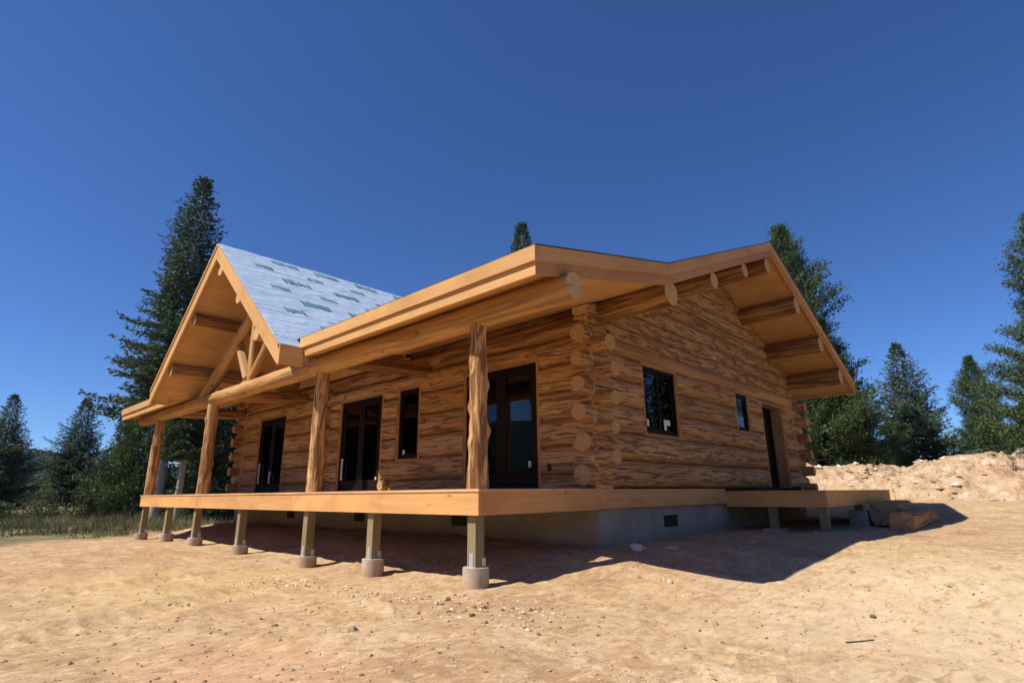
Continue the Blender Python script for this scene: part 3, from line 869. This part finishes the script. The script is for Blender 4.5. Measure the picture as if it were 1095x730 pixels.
# truss in the front gable
mb = MB(); log(mb, (BX, 10.2, 3.42), (BX, 7.38, 5.22), .14, .13, n=20, rough=.008); mb.build('truss_rafter', SM, CB)
mb = MB(); log(mb, (BX, 4.55, 3.42), (BX, 7.36, 5.22), .14, .13, n=20, rough=.008); mb.build('truss_rafter', SM, CB)
mb = MB(); log(mb, (BX, 7.35, 3.47), (BX, 7.4, RZ-.7), .105, .10, n=20, rough=.01); mb.build('king_post', SM, CB)
mb = MB(); log(mb, (BX-.03, 7.48, 3.56), (BX, 8.2, 4.42), .10, .095, n=18, rough=.008); mb.build('truss_brace', SM, CB)
mb = MB(); log(mb, (BX-.03, 7.25, 3.56), (BX, 6.4, 4.50), .085, .08, n=18, rough=.008); mb.build('truss_brace', SM, CB)
# gable roof purlins
for (y, dz, r_) in ((RY-.05, .56, .14), (6.28, .50, .125), (8.86, .41, .135), (5.18, .58, .13), (10.08, .41, .15)):
    mb = MB(); z_ = zcross(y)-dz; log(mb, (XC+.06, y, z_), (1.2, y, z_), r_, r_*1.05, n=20, rough=.008); mb.build('purlin', PM if y > 8 else SM, CB)
# main gable purlins
def yg(): return Y0+.06
for (x, z_, r_) in ((.45, 4.02, .20), (2.15, 4.70, .15), (3.75, 5.37, .15), (5.2, 5.90, .17), (6.75, 5.33, .20), (8.35, 4.68, .20), (9.85, 4.05, .20)):
    mb = MB(); log(mb, (x, yg()-(.062 if x > 6 else 0), z_), (x, 1.6, z_), r_, r_*1.05, n=22, rough=.012, knots=1); mb.build('purlin', PM, CB)
mb = MB(); log(mb, (.42, 1.61, 4.02), (.42, 14.8, 4.02), .2, .19, n=16, seg=.3, rough=.012); mb.build('wall_plate_log', PM, CB)
mb = MB(); log(mb, (9.85, 1.61, 4.06), (9.85, 14.8, 4.06), .18, .19, n=14, seg=.4, rough=.012); mb.build('wall_plate_log', PM, CB)
# plate course directly on the front wall
mb = MB(); log(mb, (.19, .10, 3.75), (.19, 13.5, 3.75), .20, .20, n=18, seg=.2, rough=.012, flat=.8); mb.build('top_plate_log', PM, CB)

# ------------------------------------------------------------------ decks
DK = MB(); zt = Hd
n = 17; w = (2.50)/n
for k in range(n):
    x0_ = -2.485+k*w
    y = -.055
    while y < 13.6:
        y2 = min(y+random.choice((3.6, 4.2, 4.8)), 13.66)
        box(DK, x0_+.002, x0_+w-.003, y+.001, y2-.001, zt-.032, zt-.002+random.uniform(0, .002), 'y'); y = y2
PD = DK.build('porch_deck', M['deck'], CB)
mb = MB(); y = -.04
for y2 in (4.6, 9.3, 13.62):
    box(mb, -2.47, -2.43, y+.001, y2-.001, zt-.30, zt-.033, 'y'); y = y2
mb.build('rim_board', M['lumber_red'], PD)
mb = MB(); box(mb, -2.429, .02, -.04, .0, zt-.30, zt-.033, 'x'); mb.build('rim_board', M['lumber_red'], PD)
mb = MB(); box(mb, -2.429, .02, 13.58, 13.62, zt-.30, zt-.033, 'x'); mb.build('rim_board', M['lumber_red'], PD)
mb = MB(); y = .5
while y < 13.5:
    box(mb, -2.425, .0, y, y+.04, zt-.27, zt-.034, 'x'); y += .6
mb.build('joist', M['treated'], PD)
mb = MB(); box(mb, -2.36, -2.24, .06, 13.5, zt-.52, zt-.305, 'y')
#  (girder omitted where posts run up to the rim)
mb = MB(); box(mb, .021, 4.455, -.03, .01, .85, zt-.004, 'x'); mb.build('rim_board', M['lumber_red'], CB)
piers = [.15, 2.28, 4.2, 6.94, 9.43, 11.46, 13.52]
rq = random.Random(5)
for k, y in enumerate(piers):
    gzv = float(ground_z(-2.33, y))
    hb = .17+.05*(k < 2)
    mb = MB(); s_ = .07
    box(mb, -2.40, -2.26, y-s_, y+s_, gzv+hb+.012, zt-.302, 'z')
    pp = mb.build('deck_post', M['treated'], CB)
    mb = MB(); cyl(mb, (-2.33+rq.uniform(-.02, .02), y, gzv-.25), .155, .25+hb, 28); mb.build('footing', M['concrete'], pp)
    mb = MB()
    box(mb, -2.41, -2.25, y-s_-.006, y+s_+.006, gzv+hb+.001, gzv+hb+.011)
    box(mb, -2.404, -2.401, y-.03, y+.03, gzv+hb, gzv+hb+.16); box(mb, -2.30, -2.24, y-s_-.005, y-s_-.001, gzv+hb, gzv+hb+.10)
    mb.build('bracket', M['galv'], pp)
# side deck
z3 = 1.085
mb = MB(); n = 13; w = 1.9/n
for k in range(n):
    y0_ = -1.92+k*w
    box(mb, 4.44, 9.97, y0_+.002, y0_+w-.003, z3-.03, z3-.001, 'x')
SD = mb.build('side_deck', M['deck'], CB)
mb = MB(); box(mb, 4.46, 4.50, -1.86, -.032, z3-.30, z3-.031, 'y'); mb.build('rim_board', M['lumber_red'], SD)
mb = MB(); box(mb, 4.46, 9.95, -1.90, -1.861, z3-.30, z3-.031, 'x'); mb.build('rim_board', M['lumber_red'], SD)
mb = MB(); box(mb, 9.91, 9.95, -1.86, -.032, z3-.30, z3-.031, 'y'); mb.build('rim_board', M['lumber_red'], SD)
for (x, y) in ((4.58, -1.80), (7.2, -1.80), (9.8, -1.8), (4.6, -.9)):
    gzv = float(ground_z(x, y))
    mb = MB(); box(mb, x-.065, x+.065, y-.05, y+.09, gzv+.02, z3-.302, 'z'); pp = mb.build('deck_post', M['treated'], CB)
    mb = MB(); box(mb, x-.19, x+.19, y-.16, y+.2, gzv-.15, gzv+.03 if x < 7 else gzv+.32); mb.build('footing', M['concrete'], pp)

# ------------------------------------------------------------------ log steps
def step(p0, p1, r, label):
    r0 = Vector(p0)
    e = empty('log_step', p0)
    mb = MB(); log(mb, (0, 0, 0), Vector(p1)-r0, r, r*.97, n=32, rough=.014, seg=.1, flat=.6)
    o = mb.build('log_step', [M['purlin_log'], M['end_dull']], None); o.location = p0
    bpy.data.objects.remove(e)
    return tag(o, label, 'log step', 'log steps beside the side deck')
step((5.95, -2.72, .47), (9.3, -2.70, .50), .20, 'lower, outer log step lying on the dirt beside the side deck')
step((7.0, -2.24, .60), (9.3, -2.22, .62), .235, 'upper, taller log step against the edge of the side deck')

# ------------------------------------------------------------------ rocks, gravel, debris
def rock_mesh(name, seed, mat, sub=3, flatz=.6):
    import bmesh
    bm = bmesh.new(); bmesh.ops.create_icosphere(bm, subdivisions=sub, radius=1)
    for v in bm.verts:
        d = noise.noise(v.co*1.1+Vector((seed, 0, 0)))*.35+noise.noise(v.co*2.7+Vector((0, seed, 0)))*.18
        c_ = v.co*(1+d)
        for kk in range(3):     # chip flat faces
            nn = Vector((math.sin(seed*3+kk*2.1), math.cos(seed*1.7+kk), .5*math.sin(seed+kk))).normalized()
            ex_ = c_.dot(nn)-.72
            if ex_ > 0: c_ -= nn*ex_*.85
        v.co = Vector((c_.x, c_.y*.8, c_.z*flatz))
    me = bpy.data.meshes.new(name); bm.to_mesh(me); bm.free()
    me.materials.append(mat); return me
RM = [rock_mesh('rock', k*3.3, [M['rock'], M['palerock'], M['rock'], M['darkrock']][k % 4]) for k in range(8)]
def rock(x, y, s, k, label, rz=0., grp=None, sz=1.):
    o = bpy.data.objects.new('rock', RM[k]); COL.objects.link(o)
    o.location = (x, y, float(ground_z(x, y))+s*.15*sz); o.scale = (s, s, s*sz); o.rotation_euler = (random.uniform(-.2, .2), random.uniform(-.2, .2), rz)
    tag(o, label, 'rock', grp)
rock(.25, .02-.45, .15, 1, 'pale flat rock at the shadow edge near the foundation corner', .4, sz=.8)
rock(.75, -.72, .12, 5, 'second pale rock, right of the flat one at the shadow edge', 1.2, sz=.5)
rock(-.9, -1.55, .045, 1, 'small pale rock in sunlit dirt right of the nearest deck post', .2)
rock(-2.95, -.05, .07, 2, 'flat tan rock beside the nearest deck post footing', .9, sz=.6)
rock(-3.35, -.9, .035, 3, 'dark clod in the foreground left of the pebble patch', .2)
rock(-4.35, -.55, .05, 0, 'tan rock alone in the left foreground', .2)
rock(-4.7, .1, .035, 3, 'dark clod in the far left foreground', .2)
rock(-2.1, -2.6, .04, 4, 'tan rock in the middle foreground', .2)
rock(-1.2, -3.6, .035, 3, 'dark clod in the right foreground', .2)
rock(.4, -3.1, .05, 0, 'tan rock just outside the tip of the roof shadow', .2)

def scatter(name, n, fn, s0, s1, mat, label, cat, seed):
    rg = np.random.default_rng(seed)
    base = np.array([(1,0,0),(-1,0,0),(0,1,0),(0,-1,0),(0,0,.8),(0,0,-.8)], float)
    fc = np.array([(0,2,4),(2,1,4),(1,3,4),(3,0,4),(2,0,5),(1,2,5),(3,1,5),(0,3,5)])
    P = np.array([fn(rg) for _ in range(n)])
    sz = s0+(s1-s0)*rg.random(n)**3
    z = ground_z(P[:, 0], P[:, 1])
    a = rg.random(n)*6.28
    V = base[None]*(sz[:, None]*(.6+.8*rg.random((n, 6))))[..., None]*np.array([1, .75, .6])
    ca, sa = np.cos(a)[:, None], np.sin(a)[:, None]
    X = V[..., 0]*ca-V[..., 1]*sa+P[:, 0:1]; Y = V[..., 0]*sa+V[..., 1]*ca+P[:, 1:2]; Z = V[..., 2]+z[:, None]+sz[:, None]*.12
    v = np.stack([X, Y, Z], -1).reshape(-1, 3)
    f = (fc[None]+(np.arange(n)*6)[:, None, None]).reshape(-1, 3)
    me = bpy.data.meshes.new(name); me.from_pydata(v.tolist(), [], f.tolist())
    for m_ in mat: me.materials.append(m_)
    me.polygons.foreach_set('material_index', np.repeat(rg.integers(0, len(mat), n), 8).tolist()); me.update()
    o = bpy.data.objects.new(name, me); COL.objects.link(o)
    tag(o, label, cat, kind='stuff'); return o
def f_all(rg):
    r_ = 1.2+22*rg.random()**1.5; a = R(-12+110*rg.random()); return (-7.09+r_*math.cos(a), -4.93+r_*math.sin(a))
scatter('gravel', 16000, f_all, .004, .026, [M['rock'], M['clod'], M['clod'], M['darkrock'], M['clod'], M['clod'], M['rock'], M['clod']], 'fine gravel and crumbs of dirt scattered over the lot', 'gravel', 3)
cl = [(-3.1, -.1, .45), (-3.0, -.6, .4), (-3.25, 2.0, .5), (-3.4, 2.6, .35), (-3.3, .9, .3), (-3.2, -1.3, .35), (-2.8, -1.0, .3)]
def f_cl(rg):
    c_ = cl[rg.integers(0, len(cl))]; return (c_[0]+rg.normal()*c_[2]*.55, c_[1]+rg.normal()*c_[2])
scatter('gravel', 520, f_cl, .008, .038, [M['rock'], M['darkrock'], M['palerock'], M['rock']], 'loose patches of broken stones in front of the porch', 'gravel', 8)

rb = np.random.default_rng(21)
bp_ = BERMV[rb.integers(0, len(BERMV), 1700)]
def f_b(rg, it=iter(bp_)): q_ = next(it); return (q_[0], q_[1])
_gz = ground_z
zmap = {(round(float(q_[0]), 4), round(float(q_[1]), 4)): q_[2] for q_ in bp_}
ground_z = lambda x, y: np.array([zmap[(round(float(a), 4), round(float(b), 4))] for a, b in zip(x, y)])
scatter('clods', 1700, f_b, .03, .17, [M['clod'], M['palerock'], M['clod'], M['darkrock'], M['rock']], 'clods and stones lying on the excavated dirt heap', 'clods', 31)
ground_z = _gz
mb = MB(); log(mb, (-2.1, -3.6, float(ground_z(-2.1, -3.6))+.004), (-1.9, -3.74, float(ground_z(-1.9, -3.74))+.008), .008, .004, seg=.05, n=7, rough=.003, bow=.05)
tag(mb.build('stick', [M['root'], M['root']]), 'short dark stick lying in the pale dirt of the right foreground', 'stick')

# roots sticking out of the berm
def root_obj(loc, label, mat, seed, sc=1.):
    rg = random.Random(seed); mb = MB()
    def br(p, d, r_, L, depth):
        q = p; n_ = 4
        for k in range(n_):
            d = (d+Vector((rg.uniform(-.35, .35), rg.uniform(-.35, .35), rg.uniform(-.25, .25)))).normalized()
            q2 = q+d*L/n_
            log(mb, q, q2, max(.008, r_*(1-k/n_*.6)), max(.006, r_*(1-(k+1)/n_*.6)), seg=.3, n=7, rough=.004)
            if depth > 0 and rg.random() < .75:
                br(q2, (d+Vector((rg.uniform(-1, 1), rg.uniform(-1, 1), rg.uniform(-.5, .8)))).normalized(), r_*.55, L*.6, depth-1)
            q = q2
    for k in range(4):
        br(Vector((0, 0, 0)), Vector((rg.uniform(-.7, .7), rg.uniform(-1, 1), rg.uniform(.1, 1))).normalized(), .055*sc, 1.0*sc, 2)
    o = mb.build('tree_root', [mat, mat]); o.location = loc
    tag(o, label, 'root')
root_obj((17.3, -4.2, 1.35), 'dark tangled tree root hanging from the tall end of the dirt heap', M['root'], 4, .6)
root_obj((18.6, -4.1, 2.15), 'small bleached root on top of the tall end of the dirt heap', M['paleroot'], 9, .35)
root_obj((18.0, -.2, 1.6), 'short dark root poking from the middle of the dirt heap', M['root'], 14, .4)

# ------------------------------------------------------------------ trees
def quads_mesh(name, V, tint, mat):
    """V: (n,4,3)"""
    n = len(V)
    me = bpy.data.meshes.new(name)
    me.vertices.add(n*4); me.vertices.foreach_set('co', V.reshape(-1).astype('f'))
    me.loops.add(n*4); me.loops.foreach_set('vertex_index', np.arange(n*4, dtype='i'))
    me.polygons.add(n); me.polygons.foreach_set('loop_start', np.arange(n, dtype='i')*4); me.polygons.foreach_set('loop_total', np.full(n, 4, 'i'))
    me.update(calc_edges=True)
    a = me.attributes.new('tint', 'FLOAT', 'POINT'); a.data.foreach_set('value', np.repeat(tint, 4).astype('f'))
    me.materials.append(mat); me.validate(); return me

def leaves(P, D, L, Wd, rg):
    """elongated leaf quads at P along direction D"""
    n = len(P)
    D = D/np.linalg.norm(D, axis=1, keepdims=True)
    rnd = rg.normal(size=(n, 3)); side = np.cross(D, rnd); side /= np.linalg.norm(side, axis=1, keepdims=True)+1e-9
    L = L[:, None]; Wd = Wd[:, None]
    return np.stack([P-side*Wd*.35, P+D*L*.5-side*Wd, P+D*L, P+D*L*.5+side*Wd], 1)

def conifer(kind, h, rad, seed, mat, bark, base=.08, dens=1., leafL=.20, leafW=.035, droop=.25, power=.85, clump=0., trunk_r=None, irregular=.25):
    rg = np.random.default_rng(seed)
    nb = int(h*15*dens)
    Ps = []; Ds = []; Ts = []
    limbs = []
    for b in range(nb):
        t = base+(1-base)*((b+rg.random())/nb)**1.05
        if t > .995: continue
        az = b*2.399963+rg.normal()*.35
        prof = ((1-t)**power)*(1 if t > base+.08 else .8)
        L = rad*prof*(1-irregular+2*irregular*rg.random()*(.7+.5*math.sin(az*2+t*9)))+.05
        up0 = (.55*t+.1)-droop*(1-t)
        ns = max(4, int(L/.16))
        s = (np.arange(ns)+.5)/ns
        r_ = s*L; zz = h*t+r_*up0-droop*.55*s**2*L+.22*L*s**3
        pts = np.stack([r_*math.cos(az), r_*math.sin(az), zz], 1)
        limbs.append((np.array([0, 0, h*t]), pts, L))
        d = np.array([math.cos(az), math.sin(az), up0*.6]); sd_ = np.array([-math.sin(az), math.cos(az), 0])
        tb = rg.random()*.5+.1
        for i in range(ns):
            if clump > 0:
                if s[i] < .30+.2*rg.random(): continue
                k = int(30*dens**.5)
                q = pts[i]+rg.normal(size=(k, 3))*np.array([.20, .20, .13])*clump
                dd = rg.normal(size=(k, 3))+d*.8+np.array([0, 0, .7])
                Ps.append(q); Ds.append(dd); Ts.append(np.clip(tb+rg.normal(size=k)*.2, 0, 1))
            else:
                tw = .42*L*(1-s[i])**.8*min(1, s[i]*5+.4)+.10
                for sg in (-1, 1):
                    k = max(3, int(tw/.07))
                    u_ = rg.random(k)[:, None]
                    q = pts[i]+(sd_*sg*.85+d*.5)*u_*tw+np.array([0, 0, -.22])*u_**2*tw+rg.normal(size=(k, 3))*.03
                    dd = sd_*sg*.8+d*.7+rg.normal(size=(k, 3))*.35+np.array([0, 0, -.12])
                    Ps.append(q); Ds.append(dd); Ts.append(np.clip(tb+.3*u_[:, 0]+rg.normal(size=k)*.12, 0, 1))
    # leader
    k = 40; zt_ = h*(1-.035*rg.random(k)); Ps.append(np.stack([rg.normal(size=k)*.04, rg.normal(size=k)*.04, zt_], 1)); Ds.append(rg.normal(size=(k, 3))*.5+np.array([0, 0, 1])); Ts.append(rg.random(k)*.5)
    P = np.concatenate(Ps); D = np.concatenate(Ds); T = np.concatenate(Ts)
    n = len(P)
    V = leaves(P, D, leafL*(.6+.8*rg.random(n)), leafW*(.7+.6*rg.random(n)), rg)
    cm = quads_mesh(kind+'_crown', V, T, mat)
    # trunk + limbs
    mb = MB(); tr = trunk_r or h*.016
    random.seed(seed)
    log(mb, (0, 0, -.4), (0, 0, h*.97), tr, tr*.1, seg=.6, n=10, rough=tr*.12, caps=False)
    for (o_, pts, L) in limbs[::2]:
        if L < .7: continue
        q = [Vector(o_)]+[Vector(p_) for p_ in pts[::max(1, len(pts)//4)]]
        rr_ = .012+L*.009
        for a_, b_ in zip(q[:-1], q[1:]):
            if (b_-a_).length > .02: log(mb, a_, b_, rr_, rr_*.75, seg=9, n=5, rough=0, caps=False)
            rr_ *= .75
    tm = mb.build('trunk', [bark, bark]).data
    bpy.data.objects.remove(bpy.data.objects['trunk'])
    return cm, tm, n

def plant(kindname, proto, x, y, sc, rz, label, cat='tree', group=None, z=None, sz=1.):
    z = float(ground_z(x, y)) if z is None else z
    e = empty(kindname, (x, y, z-.05)); e.scale = (sc, sc, sc*sz); e.rotation_euler = (0, 0, rz)
    tag(e, label, cat, group)
    for nm, me in (('crown', proto[0]), ('trunk', proto[1])):
        o = bpy.data.objects.new(nm, me); COL.objects.link(o); o.parent = e
    return e

pA = conifer('fir', 17.0, 4.0, 11, M['fir'], M['palebark'], base=.27, dens=1.15, leafL=.21, leafW=.036, droop=.30, power=.82, irregular=.32)
pB = conifer('pine', 15.5, 4.6, 23, M['pine'], M['bark'], base=.12, dens=1.25, leafL=.19, leafW=.032, droop=.12, power=.84, clump=.9, irregular=.40)
pC = conifer('spruce', 10, 4.3, 37, M['spruce'], M['palebark'], base=.09, dens=1.45, leafL=.20, leafW=.036, droop=.24, power=1.0, irregular=.25)
pD = conifer('fir', 7.0, 2.5, 43, M['fir'], M['bark'], base=.02, dens=1.7, leafL=.19, leafW=.038, droop=.14, power=1.0, irregular=.28)
pE = conifer('pine', 7.0, 2.4, 53, M['pine'], M['bark'], base=.04, dens=1.3, leafL=.19, leafW=.034, droop=.05, power=.85, clump=.9, irregular=.4)

plant('fir_tree', pA, .75, 24.1, 1.0, .4, 'tallest fir at left, rising behind the front gable roof')
plant('fir_tree', pA, .5, 20.4, .56, 2.4, 'slim half height fir with pale trunk behind the far porch posts')
plant('fir_tree', pD, 4.2, 26.5, 1.05, 1.9, 'dark bushy fir seen under the porch roof behind the second post')
plant('fir_tree', pD, 2.9, 22.8, .9, .9, 'dark bushy fir seen through the porch behind the third post')
plant('pine_tree', pE, 1.2, 29.5, .95, 2.9, 'round topped pine just left of the far porch post')
plant('fir_tree', pC, -3.4, 40.0, .72, .4, 'broad dark fir at the left edge of the photo')
plant('fir_tree', pC, .9, 44.4, .80, 2.0, 'pointed dark fir, middle of the left group')
plant('fir_tree', pD, 2.3, 39.1, .92, 4.0, 'bushy dark fir left of the porch, behind the weeds')
plant('fir_tree', pD, 3.6, 42.0, .9, 1.3, 'dark fir partly hidden by the left end of the porch')
plant('fir_tree', pD, -6.3, 43, .85, 2.3, 'dark fir cut by the left edge, behind the broad one')
plant('fir_tree', pD, 5.6, 34.0, 1.15, 5.3, 'dark fir behind the house corner at the far end of the porch')
plant('fir_tree', pA, 18.9, 18.4, 1.11, 1.1, 'fir whose tip shows above the porch eave')
plant('pine_tree', pB, 26.6, 4.3, 1.02, .6, 'tall leaning pine behind the right roof slope')
plant('pine_tree', pB, 28.6, 3.4, .66, 2.2, 'shorter pine right of the tall pine, against the roof edge')
plant('pine_tree', pE, 27.3, 2.3, .85, 3.2, 'low bushy pine at the left end of the dirt heap')
plant('pine_tree', pE, 30.5, 5.6, 1.0, 4.2, 'low pine seen just beyond the far cabin corner')
plant('spruce_tree', pC, 37.5, 1.1, 1.0, 1.0, 'broad spruce with pale trunk standing alone behind the dirt heap')
plant('pine_tree', pB, 52.8, -1.7, .72, 4.0, 'slim distant pine between the lone spruce and the tall right pine')
plant('pine_tree', pB, 33.3, -6.9, .98, 1.9, 'tall pine cut by the right edge of the photo')
plant('pine_tree', pE, 42.5, -2.5, .72, .3, 'small bright pine behind the right part of the dirt heap')
plant('pine_tree', pE, 40.0, -4.6, .80, 1.7, 'small pine at the foot of the tall right edge pine')
plant('spruce_tree', pC, 56.0, -4.6, .62, 2.7, 'far spruce between the slim pine and the right edge pine')
plant('fir_tree', pD, 46.0, -.2, .60, 3.7, 'low dark fir right behind the lone spruce')

# far woods: countless trees along the edges of the clearing, one mass
def far_woods():
    rg = np.random.default_rng(77)
    Vs = []; Ts = []
    n = 0
    spots = []
    for k in range(260):
        a = rg.random()*360
        if 30 < a < 64: continue
        d = 95+110*rg.random()
        if 0 < a < 22 or 80 < a < 96: d = 190+110*rg.random()
        if a > 352: d += 60
        spots.append((-7+d*math.cos(R(a)), -5+d*math.sin(R(a)), 5+7*rg.random()))
    for k in range(34):
        a = R(-12-46*(k/34)-2*rg.random()); d = 36+16*rg.random()
        spots.append((-7+d*math.cos(a), -5+d*math.sin(a), 11+6*rg.random()))
    for k in range(46):
        a = R(97+24*(k/46)+2*rg.random()); d = 48+16*rg.random()
        spots.append((-7+d*math.cos(a), -5+d*math.sin(a), 12+6*rg.random()))
    for (x, y, h) in spots:
        near_ = math.hypot(x+7, y+5) < 66; k = 3200 if near_ else 420; fs = .42 if near_ else 1.
        t = rg.random(k)**1.3; az = rg.random(k)*6.28; rr = h*.2*(1-t)*(.5+.6*rg.random(k))
        P = np.stack([x+rr*np.cos(az), y+rr*np.sin(az), .3+h*t*1.0], 1)
        D = np.stack([np.cos(az), np.sin(az), -.2+.0*az], 1)+rg.normal(size=(k, 3))*.3
        Vs.append(leaves(P, D, fs*(.9+.6*rg.random(k)), fs*(.22+.1*rg.random(k)), rg)); Ts.append(rg.random(k)*.6)
    me = quads_mesh('far_woods', np.concatenate(Vs), np.concatenate(Ts), M['fir'])
    o = bpy.data.objects.new('far_woods', me); COL.objects.link(o)
    tag(o, 'far dark line of conifers at the edge of the clearing', 'woods', kind='stuff')
far_woods()

# weeds and grass at the left
def shrub_mesh(seed, h, r_):
    rg = np.random.default_rng(seed); k = 2600
    az = rg.random(k)*6.28; t = rg.random(k); rr = r_*np.sqrt(rg.random(k))*(.55+.45*np.sin(t*3.14)); 
    lump = 1+.35*np.sin(az*3+seed)+.2*np.sin(az*7+t*5)
    P = np.stack([rr*lump*np.cos(az), rr*lump*np.sin(az), h*t*(1-.5*(rr/r_)**2)], 1)
    D = rg.normal(size=(k, 3))+np.array([0, 0, .6])
    V = leaves(P, D, .07+.06*rg.random(k), .018+.015*rg.random(k), rg)
    cm = quads_mesh('foliage', V, rg.random(k), M['shrub'])
    mb = MB(); random.seed(seed)
    for i in range(6):
        a = rg.random()*6.28; log(mb, (0, 0, -.05), (r_*.5*math.cos(a), r_*.5*math.sin(a), h*.75), .018, .007, seg=.3, n=6, rough=.003, caps=False)
    tm = mb.build('stem', [M['bark'], M['bark']]); me = tm.data; bpy.data.objects.remove(tm)
    return cm, me
SH = [shrub_mesh(5, 1.5, .9), shrub_mesh(6, 1.1, .8)]
def shrub(k, x, y, s, label):
    e = empty('shrub', (x, y, float(ground_z(x, y)))); e.scale = (s, s, s); e.rotation_euler = (0, 0, x*3+y)
    tag(e, label, 'shrub', 'shrubs in the weedy field')
    for nm, me in (('foliage', SH[k][0]), ('stem', SH[k][1])):
        o = bpy.data.objects.new(nm, me); COL.objects.link(o); o.parent = e
for a in [(0, -2.2, 31.5, 1.05, 'leafy shrub in the weeds in front of the dark gap of the firs'),
          (1, -4.0, 29.5, .9, 'low shrub near the left edge of the photo'),
          (1, -.6, 29.8, 1.1, 'low wide shrub in front of the pointed fir'),
          (0, .8, 32.6, .95, 'upright shrub left of the far porch post'),
          (1, 1.9, 27.5, .9, 'low shrub at the porch end, under the round topped pine')]:
    shrub(*a)

def grass():
    rg = np.random.default_rng(9); n = 90000
    r_ = 19.8+28*rg.random(n)**1.4; a = np.radians(60+42*rg.random(n))
    X = -7.09+r_*np.cos(a); Y = -4.93+r_*np.sin(a)
    pn = fbm(X/1.8, Y/1.8, 3, 61)
    edge = 19.8+3.2*rg.random(n)+2.2*vnoise(X/1.5, Y/1.5, 4)
    keep = (r_ > edge) & (rg.random(n) < np.clip(.65+.9*pn, .1, 1)) & ~((X > -3) & (Y < 15))
    X, Y, pn = X[keep], Y[keep], pn[keep]; n = len(X)
    Z = ground_z(X, Y)
    H = (.08+.34*rg.random(n)**2.2)*(1+.6*pn)
    D = np.stack([rg.normal(size=n)*.4, rg.normal(size=n)*.4, np.ones(n)], 1)
    V = leaves(np.stack([X, Y, Z-.02], 1), D, H, .008+.009*rg.random(n), rg)
    T = np.clip(.5+.7*fbm(X/2.5, Y/2.5, 2, 65)+rg.normal(size=n)*.2, 0, 1)
    me = quads_mesh('grass', V, T, M['grass'])
    o = bpy.data.objects.new('grass', me); COL.objects.link(o)
    tag(o, 'tall dry grass and weeds in the field at left', 'grass', kind='stuff')
grass()

# air: one closed box of thin even haze round everything
mb = MB(); box(mb, -1450, 1450, -1450, 1450, -14, 170)
t = NT('thin_air'); t.n.remove(t.b)
pv = t.n.new('ShaderNodeVolumePrincipled'); pv.inputs['Color'].default_value = (.50, .70, 1, 1); pv.inputs['Density'].default_value = .00011; pv.inputs['Anisotropy'].default_value = .2
t.l(pv.outputs[0], t.out.inputs['Volume'])
hz = mb.build('haze', t.m); tag(hz, 'thin blue air between the camera and the far hills', 'haze', kind='stuff')
